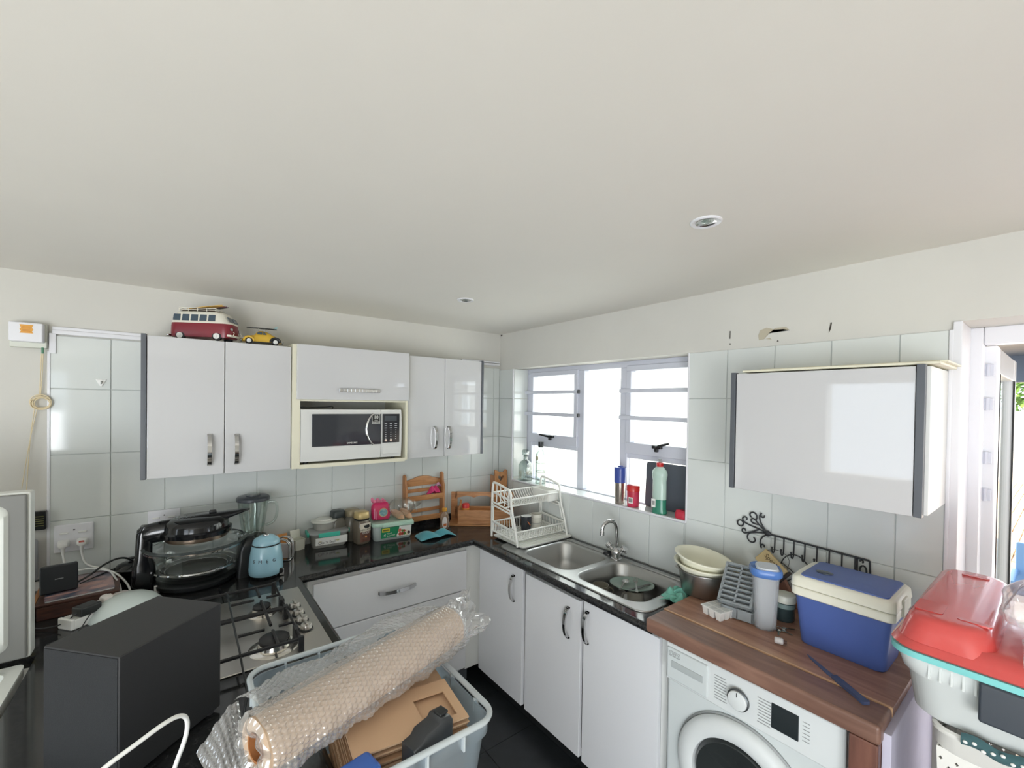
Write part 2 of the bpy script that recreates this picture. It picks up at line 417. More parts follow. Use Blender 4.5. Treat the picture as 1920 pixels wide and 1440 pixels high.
# mended plaster and hairline cracks above the tiles
def flake(name, pts, material):
    obj(name, M().prism(pts, 0.0015, .0045, 'x'), material, wr, smooth=False)
SC = mat('bare_plaster_scuff', (186, 178, 158), 0.9)
DK = mat('dark_crack', (70, 66, 60), 0.9)
flake('scuff', [(-1.925, 2.050), (-1.945, 2.052), (-1.965, 2.075), (-1.99, 2.094), (-2.03, 2.094), (-2.044, 2.078), (-2.02, 2.086), (-1.99, 2.087), (-1.955, 2.100), (-1.93, 2.092), (-1.922, 2.07)], SC)
flake('scuff', [(-1.95, 2.052), (-1.975, 2.047), (-1.968, 2.055)], SC)
for pts in ([(-1.7975, 2.07), (-1.8, 2.07), (-1.8005, 2.105), (-1.798, 2.105)], [(-1.797, 2.043), (-1.803, 2.043), (-1.8, 2.05)], [(-2.181, 2.052), (-2.187, 2.066), (-2.19, 2.09), (-2.186, 2.09), (-2.182, 2.066)], [(-1.996, 2.036), (-2.003, 2.036), (-2, 2.043)],
            [(-.003, 2.287), (-.02, 2.287), (-.02, 2.297), (-.003, 2.297)]):
    flake('crack', pts, DK)

# window
win = struct(thing('window_1', '', '')); del win['label']; del win['category']
FX0, FX1 = .140, .190
m = M()
def bar(m, y0, y1, z0, z1, x0=FX0, x1=FX1, bev=.003): m.box(x0, x1, y0, y1, z0, z1, bev=bev, seg=1)
bar(m, WY0, WY1, 1.985, 2.03); bar(m, WY0, WY1, 1.155, 1.19); bar(m, -.235, WY1, 1.19, 1.985); bar(m, WY0, -1.57, 1.19, 1.985)
bar(m, -.772, -.715, 1.19, 1.985); bar(m, -1.128, -1.071, 1.19, 1.985)
bar(m, -.715, -.235, 1.440, 1.475); bar(m, -1.57, -1.128, 1.440, 1.475)
obj('window_frame', m, ALU, win, smooth=False)
for y0, y1 in ((-.722, -.222), (-1.578, -1.122)):
    m = M(); x0, x1 = FX0-.012, FX1-.012
    bar(m, y0, y1, 1.962, 1.995, x0, x1); bar(m, y0, y1, 1.468, 1.535, x0, x1); bar(m, y0, y0+.036, 1.535, 1.962, x0, x1); bar(m, y1-.036, y1, 1.535, 1.962, x0, x1)
    s = obj('sash', m, ALU, win, smooth=False)
    obj('pane', M().box(.158, .162, y0+.036, y1-.036, 1.535, 1.962), PANE, s, smooth=False)
    yc = (y0+y1)/2; sg = 1 if y0 > -1 else -1
    hm = M().box(.108, .128, yc-.03, yc+.03, 1.515, 1.533, bev=.004).box(.102, .118, yc-.012, yc+.01, 1.497, 1.518, bev=.004)
    hm.tube([(.105, yc, 1.522), (.095, yc+sg*.03, 1.527 if sg > 0 else 1.535), (.09, yc+sg*.09, 1.533 if sg > 0 else 1.552)], [.008, .008, .006])
    obj('handle', hm, BLACK, s)
for (y0, y1, z0, z1) in ((-.715, -.235, 1.19, 1.44), (-1.071, -.772, 1.19, 1.985), (-1.57, -1.128, 1.19, 1.44)):
    obj('pane', M().box(.163, .167, y0, y1, z0, z1), PANE, win, smooth=False)
for z in (1.843, 1.683):
    for y0, y1 in ((-.745, WY1), (WY0, -1.085)):
        obj('burglar_bar', M().box(.110, .122, y0, y1, z-.012, z+.012, bev=.002), ALU, win)
    obj('bar_end_cap', M().box(.108, .126, -.748, -.738, z-.012, z+.012, bev=.002), BLACK, win)
struct(obj('trim_1', M().box(-.008, .012, WY0-.004, WY1, ZS-.012, ZS+.002, bev=.005), PVC))           # rounded sill nosing
m = M().box(-.005, .003, WY0-.006, WY0+.004, ZS, 2.02, bev=.002).box(-.005, .003, WY1-.004, WY1+.006, ZS, 2.02, bev=.002)
struct(obj('trim_2', m, PVC))
struct(obj('trim_3', M().box(-.009, .004, -2.526, -2.514, .9, 2.02, bev=.003), PVC))                  # tile edge by the door
# cable trunking above the tiles of the back wall
struct(obj('trim_4', M().box(-2.452, -2.135, -.016, .004, 2.036, 2.056, bev=.003).box(-2.452, -2.135, -.010, .004, 2.056, 2.070, bev=.002).box(-2.462, -2.44, -.012, .004, 1.95, 2.04, bev=.002), PVC))
struct(obj('trim_5', M().box(-.353, -.01, -.014, .004, 2.050, 2.066, bev=.003).box(-.353, -.01, -.010, .004, 2.070, 2.082, bev=.002), PVC))
struct(obj('trim_6', M().box(-2.468, -2.458, -.007, .004, .905, 1.96, bev=.002), PVC))

# door standing open to the yard
dr = struct(thing('door_1', '', '')); del dr['label']; del dr['category']
m = M(); m.box(.20, .262, DY1-.038, DY1, 0, DZ1, bev=.004).box(.20, .28, DY0, DY0+.055, 0, DZ1, bev=.004).box(.202, .260, DY0+.055, DY1-.0385, DZ1-.06, DZ1, bev=.004)
obj('door_frame', m, PVC, dr, smooth=False)
m = M(); LX0, LX1, LY0, LY1 = .27, 1.07, -2.602, -2.562
m.box(LX0, LX0+.085, LY0, LY1, .02, 1.985, bev=.004).box(LX1-.085, LX1, LY0, LY1, .02, 1.985, bev=.004)
for z0, z1 in ((1.89, 1.985), (.02, .22)): m.box(LX0+.085, LX1-.085, LY0+.002, LY1-.002, z0, z1, bev=.004)
lf = obj('door_leaf', m, PVC, dr, smooth=False)
obj('pane', M().box(LX0+.08, LX1-.08, -2.585, -2.579, .2, 1.9), PANE, lf, smooth=False)
obj('seal', M().box(LX0+.085, LX0+.093, LY0-.002, LY0+.004, .22, 1.89).box(LX1-.093, LX1-.085, LY0-.002, LY0+.004, .22, 1.89), RUBBER, lf, smooth=False)
for z in (1.90, 1.78, 1.59, 1.46, .6, .3):
    obj('hinge_plate', M().box(.256, .269, DY1-.060, DY1-.030, z-.02, z+.02, bev=.002).cyl((.258, DY1-.046, z-.022), .006, .044, n=10), ALU, dr)
struct(obj('trim_7', M().box(-.004, .21, DY1-.008, DY1+.002, 0, DZ1, bev=.002).box(-.008, .006, DY1-.010, DY1+.012, 0, DZ1, bev=.003), PVC))

# ------------------------------------------------------------------ the yard outside
def ext(o): o['kind'] = 'structure'; return o
PAVE = mat('yard_paving', (214, 178, 140), 0.9, var=0.2, vscale=6)
struct(obj('ground_outside', M().box(.3, 40, -30, 14, -.4, -.16), mat('yard_sand', (196, 170, 140), 0.95), smooth=False))
gr = bpy.data.objects['ground_outside']
PB = obj('paver', M().box(-.098, .098, -.048, .048, -.05, 0, bev=.006, seg=1), PAVE, gr, smooth=False)
k = 0
for i in range(24):
    for j in range(12):
        o = PB if k == 0 else PB.copy()
        if k: COL.objects.link(o)
        k += 1
        o.location = (5.5+i*.42+(.1 if j % 2 else 0), -2.9+j*.105, -.12+random.uniform(-.004, .004)); o.rotation_euler = (0, 0, random.uniform(-.02, .02))
        o.scale = (2.05, 1, 1)
NW = mat('neighbour_wall_paint', (240, 238, 228), 0.9, bump=.1, bscale=20)
struct(obj('wall_outside', M().box(1.7, 1.95, -2.15, 6, -.16, 3.4), NW, smooth=False))
struct(obj('wall_yard', M().box(15.5, 15.8, -20, 8, -.16, 1.75), NW, smooth=False))
PR = mat('patio_roof_sheet', (84, 96, 116), 0.5)
struct(obj('roof_patio', M().box(.46, 5.2, -8, -2.2, 2.34, 2.38).box(5.0, 5.12, -8, -2.2, 2.06, 2.34).box(2.6, 2.7, -8, -2.2, 2.22, 2.34), PR, smooth=False))
GREEN = mat('tree_leaves', (120, 150, 60), 0.7, rgb2=(70, 104, 40), vscale=5)
tt = thing('tree', 'green bushy tree beyond the yard wall seen through the doorway', 'tree', (18.5, -1.6, -.16))
obj('trunk', M().tube([(0, 0, 0), (.05, .02, 1.2), (0, 0, 2.2)], [.16, .12, .08], n=10), mat('bark', (92, 74, 58), .9), tt)
m = M(); rnd = random.Random(3)
for i in range(2600):
    a, b_, r = rnd.uniform(0, 2*PI), math.acos(rnd.uniform(-1, 1)), 2.4*(rnd.random()**.4)
    c = Vector((r*.8*math.sin(b_)*math.cos(a), r*1.3*math.sin(b_)*math.sin(a), 2.7+r*.75*math.cos(b_)))
    d1 = Vector((rnd.gauss(0, 1), rnd.gauss(0, 1), rnd.gauss(0, 1))).normalized(); d2 = d1.orthogonal().normalized()
    v = [m.bm.verts.new(c+d1*.14), m.bm.verts.new(c+d2*.05), m.bm.verts.new(c-d1*.14), m.bm.verts.new(c-d2*.05)]; m.bm.faces.new(v)
o = obj('foliage', m, GREEN, tt, smooth=False); o['kind'] = 'stuff'
BLUEC = mat('blue_chair_plastic', (120, 160, 205), 0.4)
ch = thing('garden_chair', 'pale blue plastic garden chair out on the sunny paving', 'chair', (3.2, -2.72, -.16))
obj('seat', M().box(-.22, .22, -.22, .22, .40, .43, bev=.01), BLUEC, ch)
obj('backrest', M().box(.19, .23, -.22, .22, .43, .85, bev=.01), BLUEC, ch)
for sx in (-1, 1):
    for sy in (-1, 1): obj('leg', M().taper(.03, .03, .05, .05, 0, .41, mtx=Tr(sx*.18, sy*.18, 0)), BLUEC, ch)
    obj('armrest', M().box(-.2, .22, sx*.22-.02, sx*.22+.02, .60, .63, bev=.008).box(-.2, -.16, sx*.22-.02, sx*.22+.02, .43, .61), BLUEC, ch)

# ------------------------------------------------------------------ fitted kitchen
def bow(parent, c, length, axis, out, w=.016, bulge=.028):
    """arched flat chrome pull; axis is its long direction, out the way it stands off the door"""
    A = Vector(axis); O = Vector(out); W = A.cross(O); lp = []
    n = 13
    for i in range(n):
        t = -1+2*i/(n-1); d = bulge*(1-t*t)**.7+.004
        p = Vector(c)+A*(t*length/2)+O*d; th = .004+.002*abs(t)
        lp.append([p+W*w/2+O*th, p+W*w/2-O*th, p-W*w/2-O*th, p-W*w/2+O*th])
    m = M(); m.loops([[tuple(v) for v in q] for q in lp])
    for t in (-1, 1):
        p = Vector(c)+A*(t*(length/2-.004)); q = p+O*.008
        m.box(*sum([[min(a, b)-e, max(a, b)+e] for a, b, e in zip(p, q, [.004+.004*abs(W[k]) for k in range(3)])], []))
    return obj('handle', m, CHROME, parent, ang=50)
def hinge_door(parent, face, u0, u1, z0, z1, f, th=.018, material=GLOSSW):
    if face == 'A': m = M().box(u0, u1, f, f+th, z0, z1, bev=.002)
    else: m = M().box(f, f+th, u0, u1, z0, z1, bev=.002)
    return obj('door', m, material, parent)
XO, YO, ZO = (1, 0, 0), (0, 1, 0), (0, 0, 1); NX, NY = (-1, 0, 0), (0, -1, 0)

# wall cupboard on the left of the back wall
c1 = thing('wall_cupboard', 'white gloss two-door wall cupboard with toy vehicles on top', 'cupboard', (0, 0, 0))
obj('carcass', M().box(-2.117, -1.552, -.31, -.004, 1.408, 2.030, bev=.001), CARC, c1, smooth=False)
o = obj('end_panel', M().box(-2.136, -2.118, -.330, -.004, 1.404, 2.036, bev=.0015), DGREY, c1); o['label'] = 'dark grey end panel'
d = hinge_door(c1, 'A', -2.115, -1.8365, 1.406, 2.030, -.330); bow(d, (-1.893, -.330, 1.523), .145, ZO, NY)
d = hinge_door(c1, 'A', -1.8335, -1.552, 1.406, 2.030, -.330); bow(d, (-1.787, -.330, 1.520), .145, ZO, NY)
# microwave housing
c2 = thing('microwave_cupboard', 'white wall cupboard with lift-up flap over an open microwave niche', 'cupboard', (0, 0, 0))
m = M().box(-1.549, -1.511, -.342, -.004, 1.405, 2.046, bev=.001).box(-.936, -.922, -.342, -.004, 1.412, 2.046, bev=.001).box(-1.511, -.936, -.342, -.004, 1.404, 1.424).box(-1.511, -.936, -.338, -.004, 1.754, 1.772).box(-1.511, -.936, -.338, -.004, 2.03, 2.046)
obj('carcass', m, CREAM, c2, smooth=False)
obj('back_panel', M().box(-1.511, -.936, -.012, -.006, 1.424, 2.03), CARC, c2, smooth=False)
d = obj('flap_door', M().box(-1.531, -.924, -.362, -.343, 1.764, 2.046, bev=.002), GLOSSW, c2)
m = M()
for i in range(11): m.box(-1.326+i*.0201, -1.326+(i+1)*.0201-.0006, -.378-.004*math.sin(PI*(i+.5)/11), -.370-.004*math.sin(PI*(i+.5)/11), 1.806, 1.824, bev=.001, seg=1)
m.box(-1.318, -1.305, -.372, -.362, 1.809, 1.821).box(-1.125, -1.112, -.372, -.362, 1.809, 1.821)
obj('handle', m, CHROME, d, smooth=False)
# right wall cupboard
c3 = thing('wall_cupboard', 'narrower white gloss two-door wall cupboard nearest the window, bowed chrome handles', 'cupboard', (0, 0, 0))
obj('carcass', M().box(-.918, -.372, -.281, -.004, 1.412, 2.040, bev=.001), CARC, c3, smooth=False)
o = obj('end_panel', M().box(-.368, -.354, -.304, -.004, 1.410, 2.046, bev=.001), DGREY, c3); o['label'] = 'dark grey end panel'
d = hinge_door(c3, 'A', -.918, -.6525, 1.411, 2.041, -.300); bow(d, (-.722, -.300, 1.533), .145, ZO, NY)
d = hinge_door(c3, 'A', -.6495, -.370, 1.411, 2.041, -.300); bow(d, (-.622, -.300, 1.530), .145, ZO, NY)
# single cupboard on the window wall
c4 = thing('wall_cupboard', 'white gloss wall cupboard between dark grey side strips above the hook rack', 'cupboard', (0, 0, 0))
obj('carcass', M().box(-.280, -.004, -2.515, -1.958, 1.450, 1.884, bev=.001), CARC, c4, smooth=False)
for y0, y1 in ((-1.972, -1.955), (-2.506, -2.487)):
    o = obj('end_panel', M().box(-.305, -.2805, y0, y1, 1.444, 1.889, bev=.001), DGREY, c4); o['label'] = 'dark grey side strip'
obj('door', M().box(-.300, -.2805, -2.485, -1.974, 1.444, 1.884, bev=.002), GLOSSW, c4)
obj('cornice', M().box(-.29, -.004, -2.535, -1.99, 1.889, 1.897, bev=.002).box(-.25, -.004, -2.545, -2.04, 1.897, 1.902, bev=.001), CREAM, c4, smooth=False)

# base units: drawers on the back wall
b1 = thing('base_drawer_unit', 'white base unit with wide drawers under the back worktop', 'cabinet', (0, 0, 0))
obj('carcass', M().box(-1.50, -.545, -.478, -.03, .10, .868, bev=.002), CARC, b1, smooth=False)
obj('plinth', M().box(-1.50, -.545, -.44, -.42, 0, .10), DGREY, b1, smooth=False)
for z0, z1, hz, hx in ((.603, .846, .721, -1.04), (.348, .597, .470, -1.02), (.118, .342, .310, -.70)):
    d = obj('drawer', M().box(-1.475, -.592, -.499, -.478, z0, z1, bev=.003), SATINW, b1)
    bow(d, (hx, -.499, hz), .215 if hz > .4 else .19, XO, NY, w=.018)
obj('corner_post', M().box(-.590, -.482, -.490, -.478, .10, .868, bev=.002), CARC, b1)
# base units: sink side
b2 = thing('base_cupboard', 'single-door white base cupboard in the corner left of the sink', 'cabinet', (0, 0, 0))
obj('carcass', M().box(-.480, -.03, -.952, -.936, .09, .72).box(-.480, -.03, -.500, -.484, .09, .868).box(-.480, -.462, -.936, -.5, .848, .868).box(-.480, -.03, -.936, -.5, .09, .106).box(-.470, -.464, -.936, -.5, .106, .848), CARC, b2, smooth=False)
obj('plinth', M().box(-.45, -.43, -.950, -.47, 0, .09), BLACK, b2, smooth=False)
d = hinge_door(b2, 'B', -.937, -.508, .088, .850, -.502, .02, SATINW); bow(d, (-.502, -.862, .716), .15, ZO, NX)
obj('corner_post', M().box(-.490, -.478, -.507, -.4905, .09, .868, bev=.002), CARC, b2)
b3 = thing('sink_cupboard', 'double-door white base cupboard under the sink with slightly sagging doors', 'cabinet', (0, 0, 0))
m = M().box(-.480, -.03, -1.822, -1.805, .09, .868).box(-.480, -.03, -.972, -.955, .09, .72).box(-.480, -.462, -1.82, -.955, .842, .868).box(-.480, -.03, -1.82, -.955, .09, .108)
m.box(-.484, -.475, -1.820, -1.793, .09, .866)
obj('carcass', m, CARC, b3, smooth=False)
obj('shade_panel', M().box(-.465, -.46, -1.805, -.972, .108, .842), BLACK, b3, smooth=False)  # black sheet stands in for the shade inside the cupboard
obj('plinth', M().box(-.45, -.43, -1.82, -.955, 0, .09), BLACK, b3, smooth=False)
d = hinge_door(b3, 'B', -1.374, -.968, .092, .832, -.505, .02, SATINW); d.rotation_euler = (0, 0, 0); bow(d, (-.505, -1.298, .704), .15, ZO, NX)
d = hinge_door(b3, 'B', -1.792, -1.390, .084, .842, -.502, .02, SATINW); bow(d, (-.502, -1.419, .728), .15, ZO, NX)
# units below the hob
b4 = thing('hob_cupboard', 'white base cupboard under the gas hob', 'cabinet', (0, 0, 0))
obj('carcass', M().box(-2.34, -1.580, -2.10, -.50, .10, .868, bev=.002), CARC, b4, smooth=False)
obj('plinth', M().box(-2.30, -1.62, -2.08, -.50, 0, .10), DGREY, b4, smooth=False)
for y0, y1 in ((-1.28, -.54), (-2.08, -1.29)): obj('door', M().box(-1.580, -1.562, y0, y1, .11, .85, bev=.002), SATINW, b4)

# worktop, one continuous black granite U
wt = thing('worktop', 'continuous polished black granite worktop running round the corner', 'worktop', (0, 0, 0))
SX0, SX1, SY0, SY1 = -.455, -.07, -1.70, -.70
m = M(); z0, z1 = .870, ZC
m.box(-2.372, -1.548, -2.13, -.502, z0, z1, bev=.0).box(-2.60, -2.372, -.70, -.012, z0, z1).box(-2.372, -.545, -.502, -.012, z0, z1, bev=.0)
m.box(-.545, SX0, -1.785, -.502, z0, z1).box(-.545, SX0, -.502, -.012, z0, z1).box(SX0, -.012, SY1, -.012, z0, z1).box(SX0, -.012, -1.785, SY0, z0, z1).box(SX1, -.012, SY0, SY1, z0, z1)
obj('slab', m, GRANITE, wt, smooth=False)
m = M(); m.tube([(-1.546, -.500, .8875), (-.547, -.500, .8875)], .0175, n=12).tube([(-.543, -.500, .8875), (-.543, -1.785, .8875)], .0175, n=12).tube([(-1.549, -.504, .8875), (-1.549, -2.13, .8875)], .0175, n=12)
obj('edge', m, GRANITE, wt)
obj('upstand', M().box(-1.0, -.012, -.020, -.005, ZC, ZC+.045, bev=.002), GRANITE, wt)

# timber counter over the washing machine
TIM = wood('rosewood_plank', (132, 92, 74), (158, 116, 94), (176, 138, 112), (9, 1.1, 9), .38, 3.2)
TIM2 = wood('sapwood_stripe', (186, 146, 112), (204, 164, 128), (216, 180, 142), (9, 1.1, 9), .38, 3)
TIM3 = wood('rosewood_front_plank', (106, 76, 64), (126, 94, 80), (142, 108, 92), (9, 1.1, 9), .38, 3.2)
TIMV = wood('rosewood_leg', (92, 60, 50), (112, 74, 62), (126, 86, 70), (9, 9, 1.1), .4, 3)
tc = thing('timber_counter', 'reddish brown solid timber counter with a pale stripe over the washing machine', 'counter', (0, 0, 0))
zb = .898
for (x0, x1, mt, bv) in ((-.590, -.470, TIM3, .010), (-.4695, -.4625, TIM2, 0), (-.4620, -.330, TIM, 0), (-.3295, -.185, TIM, 0), (-.1845, -.012, TIM, 0)):
    obj('plank', M().box(x0, x1, -2.484, -1.787, zb, ZW, bev=bv, seg=3), mt, tc, smooth=bv > 0)
obj('leg', M().box(-.588, -.012, -2.480, -2.418, 0, zb, bev=.004), TIMV, tc)
o = obj('side_board', M().box(-.56, -.012, -2.500, -2.4805, 0, .925, bev=.002), mat('lilac_white_board', (206, 202, 220), .6, var=.1, vscale=9), tc); o['label'] = 'white board on the outer side'

# washing machine
wm = thing('washing_machine', 'white front-loading washing machine under the timber counter', 'washing machine', (-.55, -2.13, 0))
WMW = mat('washer_white', (206, 212, 212), .3); W2 = mat('washer_white_trim', (216, 220, 220), .35)
obj('body', M().box(.008, .50, -.277, .277, .012, .880, bev=.012), WMW, wm)
obj('fascia', M().box(-.004, .02, -.275, .275, .742, .880, bev=.006), W2, wm)
dw = obj('detergent_drawer', M().box(-.010, .006, .112, .268, .752, .866, bev=.005), WMW, wm)
obj('drawer_grip', M().box(-.013, -.008, .128, .248, .798, .822, bev=.002), mat('washer_grip_grey', (176, 182, 182), .35), dw)
text('lettering', 'DEFY', .016, dw, (-.0108, .236, .846), FB, GREYP)
obj('badge_outline', M().tube([(-.0108, .216, .838), (-.0108, .256, .838), (-.0108, .258, .846), (-.0108, .256, .855), (-.0108, .216, .855), (-.0108, .214, .846)], .0009, n=5, closed=True), GREYP, dw)
kn = obj('programme_dial', M().cyl((-.028, .006, .811), .030, .026, 'x', 36, bev=.003), W2, wm)
obj('dial_ring', M().lathe([(.0305, 0), (.034, .002), (.034, .009), (.0305, .012)], 40, mtx=Matrix.Translation((-.022, .006, .811)) @ Matrix.Rotation(PI/2, 4, 'Y')), mat('dial_ring_grey', (84, 88, 90), .3, .6), kn)
obj('dial_mark', M().box(-.0295, -.0275, .005, .007, .825, .838), LABELK, kn, smooth=False)
for i in range(9):
    for sx in (0, 1):
        m = M().box(-.0055, -.0035, (.090-.038-.002*(i % 3) if sx == 0 else -.086), (.090 if sx == 0 else -.048-.003*(i % 2)), .846-i*.0095, .848-i*.0095)
        obj('programme_line', m, GREYP, wm, smooth=False)
obj('display', M().box(-.007, .0, -.162, -.088, .776, .852, bev=.002), mat('display_black', (38, 44, 46), .15), wm)
for i in range(6): obj('programme_line', M().box(-.0055, -.0035, -.19, -.172, .842-i*.011, .8435-i*.011), GREYP, wm, smooth=False)
dY, dZ = 0.005, .515
RX = Matrix.Translation((0.012, dY, dZ)) @ Matrix.Rotation(-PI/2, 4, 'Y')
po = obj('porthole_door', M().lathe([(.212, 0), (.212, .022), (.200, .036), (.165, .042), (.150, .034), (.146, .012)], 64, mtx=RX), W2, wm)
obj('porthole_glass', M().lathe([(.148, .014), (.135, .034), (.10, .026), (.05, .006), (0, 0)], 48, mtx=RX), mat('porthole_dark', (44, 48, 48), .08, coat=.5), po)
obj('porthole_trim', M().lathe([(.214, 0), (.219, 0), (.219, .010), (.214, .012)], 64, mtx=RX), GREYP, po)

# hob
hob = thing('gas_hob', 'stainless steel four-burner gas hob set in the black worktop', 'hob', (-1.572, -1.205, ZC))
obj('plate', M().box(-.50, 0, 0, .572, 0, .006, bev=.003), HOBST, hob)
for (bx, by, r) in ((-.168, .385, .030), (-.168, .095, .045), (-.39, .385, .036), (-.39, .095, .036)):
    b_ = obj('burner', M().lathe([(r*1.75, .006), (r*1.6, .009), (r*1.15, .012), (r*1.08, .028), (r*.9, .030)], 28, (bx, by, 0)), mat('burner_alloy', (232, 228, 220), .16, 1.0), hob)
    obj('burner_cap', M().lathe([(r*.98, .030), (r*1.04, .032), (r*1.03, .038), (r*.9, .041), (0, .042)], 28, (bx, by, 0)), IRON, b_)
for gx in (-.28,):
    for (gy0, gy1) in ((.295, .555), (.015, .282)):
        m = M(); x0, x1 = -.47, -.100; zt = .048
        m.tube([(x0, gy0, zt), (x1, gy0, zt), (x1, gy1, zt), (x0, gy1, zt)], .0065, n=6, closed=True)
        for (bx, by) in ((-.168, (gy0+gy1)/2), (-.39, (gy0+gy1)/2)):
            for dx, dy in ((1, 0), (-1, 0), (0, 1), (0, -1)):
                ex = bx+dx*(.068 if dx > 0 else .1); ey = by+dy*(gy1-gy0)/2
                m.tube([(bx+dx*.022, by+dy*.022, zt), (ex, ey, zt)], .0055, n=6)
        for px in (x0, x1):
            for py in (gy0, gy1): m.box(px-.009, px+.009, py-.007, py+.007, .005, zt+.008, bev=.002)
        m.box(x1-.008, x1+.008, gy0+.06, gy0+.10, .004, zt+.006, bev=.002)
        obj('pan_support', m, IRON, hob)
for ky in (.364, .290, .225, .155):
    k_ = obj('knob', M().cyl((-.054, ky, .008), .020, .018, 'z', 28, r2=.0185, bev=.0015), mat('knob_satin', (206, 202, 194), .32, .9), hob)
    obj('knob_grip', M().box(-.0585, -.0495, ky-.0185, ky+.0185, .0262, .034, bev=.002), mat('knob_satin', (206, 202, 194), .32, .9), k_)
    obj('knob_seat', M().cyl((-.054, ky, .004), .024, .006, 'z', 24), BLACK, k_)

# sink
sk = thing('sink', 'stainless steel inset sink with two bowls and a short drainer', 'sink', (0, 0, ZC))
def bowl_loops(cx, cy, w, d, depth): return [rloop(w+.030, d+.030, .085, .0055, 8, cx, cy), rloop(w+.012, d+.012, .078, .004, 8, cx, cy), rloop(w, d, .075, -.006, 8, cx, cy), rloop(w-.02, d-.02, .07, -depth*.6, 8, cx, cy), rloop(w-.06, d-.06, .06, -depth*.95, 8, cx, cy), rloop(w-.12, d-.12, .04, -depth, 8, cx, cy)]
bowls = ((-.272, -1.035, .345, .355), (-.272, -1.462, .345, .375))
# rim sheet: strips around and between the bowls
ox0, ox1, oy0, oy1 = -.497, -.045, -1.718, -.690
m = M()
bmr = bmesh.new()
outer = [bmr.verts.new((x, y, .006)) for x, y in [((ox0+ox1)/2+a, (oy0+oy1)/2+b_) for a, b_ in rrect(ox1-ox0, oy1-oy0, .06, 8)]]
edges = [bmr.edges.new((outer[i], outer[(i+1) % len(outer)])) for i in range(len(outer))]
for cx, cy, w, d_ in bowls:
    vs_ = [bmr.verts.new((cx+x, cy+y, .006)) for x, y in rrect(w+.030, d_+.030, .085, 8)]
    edges += [bmr.edges.new((vs_[i], vs_[(i+1) % len(vs_)])) for i in range(len(vs_))]
bmesh.ops.triangle_fill(bmr, use_beauty=True, edges=edges)
for f in bmr.faces:
    if f.normal.z < 0: f.normal_flip()
m._merge(bmr)
m.loops([[((ox0+ox1)/2+a*s_, (oy0+oy1)/2+b_*s_, z) for a, b_ in rrect(ox1-ox0, oy1-oy0, .06, 8)] for s_, z in ((1, .006), (1.006, .003), (1.008, .0005))], cap0=False, cap1=False)
obj('rim', m, STEEL, sk)
for cx, cy, w, d_ in bowls:
    bo = obj('bowl', M().loops(bowl_loops(cx, cy, w, d_, .165), cap0=False), STEEL, sk, ang=60)
    obj('waste', M().lathe([(.036, 0), (.034, .004), (.020, .002), (0, .001)], 24, (cx, cy, -.1645)), CHROME, bo)
m = M()
for i in range(6): m.tube([(-.40+i*.05, -.83, .0065), (-.40+i*.05, -.72, .0065)], .004, n=6)
m.tube([(-.083, -1.19, .0075), (-.083, -.86, .0075)], .006, n=8).tube([(-.083, -1.66, .0075), (-.083, -1.32, .0075)], .006, n=8)
obj('drainer_ribs', m, STEEL, sk)
# mixer tap
tp = thing('mixer_tap', 'chrome sink mixer tap with swan-neck spout and two cross handles', 'tap', (-.095, -1.250, ZC+.0065))
obj('base', M().lathe([(0, 0), (.030, 0), (.030, .006), (.024, .010), (.024, .022), (.028, .030), (.028, .046), (.018, .058), (.014, .064), (0, .066)], 28), CHROME, tp)
obj('spout', M().tube([(0, 0, .055), (0, 0, .13), (0, 0, .175), (-.012, .004, .205), (-.045, .014, .214), (-.078, .024, .200), (-.088, .028, .172), (-.088, .028, .150)], .0105, n=14, smooth=2), CHROME, tp)
obj('nozzle', M().cyl((-.088, .028, .138), .013, .018, 'z', 18), CHROME, tp)
for sg in (1, -1):
    h_ = obj('handle_stem', M().tube([(0, sg*.018, .036), (0, sg*.042, .056)], .010, n=12), CHROME, tp)
    Rm = Matrix.Translation((0, sg*.050, .064)) @ Matrix.Rotation(-sg*math.radians(48), 4, 'X')
    g = M().cyl((0, 0, -.010), .017, .024, 'z', 8, bev=.003, mtx=Rm)
    for a in range(4): g.box(.008, .023, -.005, .005, -.006, .010, bev=.002, mtx=Rm @ Matrix.Rotation(a*PI/2, 4, 'Z'))
    obj('cross_handle', g, CHROME, h_)
tag(obj('sink_plug', M().cyl((-.072, -1.168, ZC+.0065), .026, .012, 'z', 20, r2=.02, bev=.002).tube([(-.072, -1.168, ZC+.018), (-.072, -1.19, ZC+.026), (-.074, -1.215, ZC+.012)], .005, n=8), BLACK), 'black rubber sink plug lying behind the left bowl', 'plug')

# ------------------------------------------------------------------ fixed to walls and ceiling
for x, y, lab in ((-.778, -2.100, 'white recessed ceiling downlight in front of the window wall, nearer of the two'), (-.813, -.808, 'small recessed ceiling downlight near the back corner')):
    t = thing('downlight', lab, 'light', (x, y, CZ), 0, 'recessed ceiling downlights')
    obj('ring', M().lathe([(.028, -.003), (.040, -.006), (.044, -.003), (.044, -.0002), (.030, -.0004)], 40, closed=True), PVC, t)
    obj('reflector', M().lathe([(.029, -.004), (.026, -.0015), (.020, -.001), (0, -.0008)], 32), CHROME, t)
    obj('bulb', M().lathe([(.014, -.0012), (.010, -.005), (0, -.006)], 24), CLEARG, t)
t = thing('junction_box', 'white wall junction box with an orange label at the end of the trunking', 'box', (-2.5215, -.003, 1.968))
obj('cover', M().box(-.050, .050, -.055, -.012, .022, .104, bev=.005), PVC, t)
obj('back_box', M().box(-.054, .056, -.022, 0, 0, .106, bev=.004), mat('aged_white_plastic', (212, 214, 202), .4), t)
ORL = mat('orange_label', (224, 160, 60), .5)
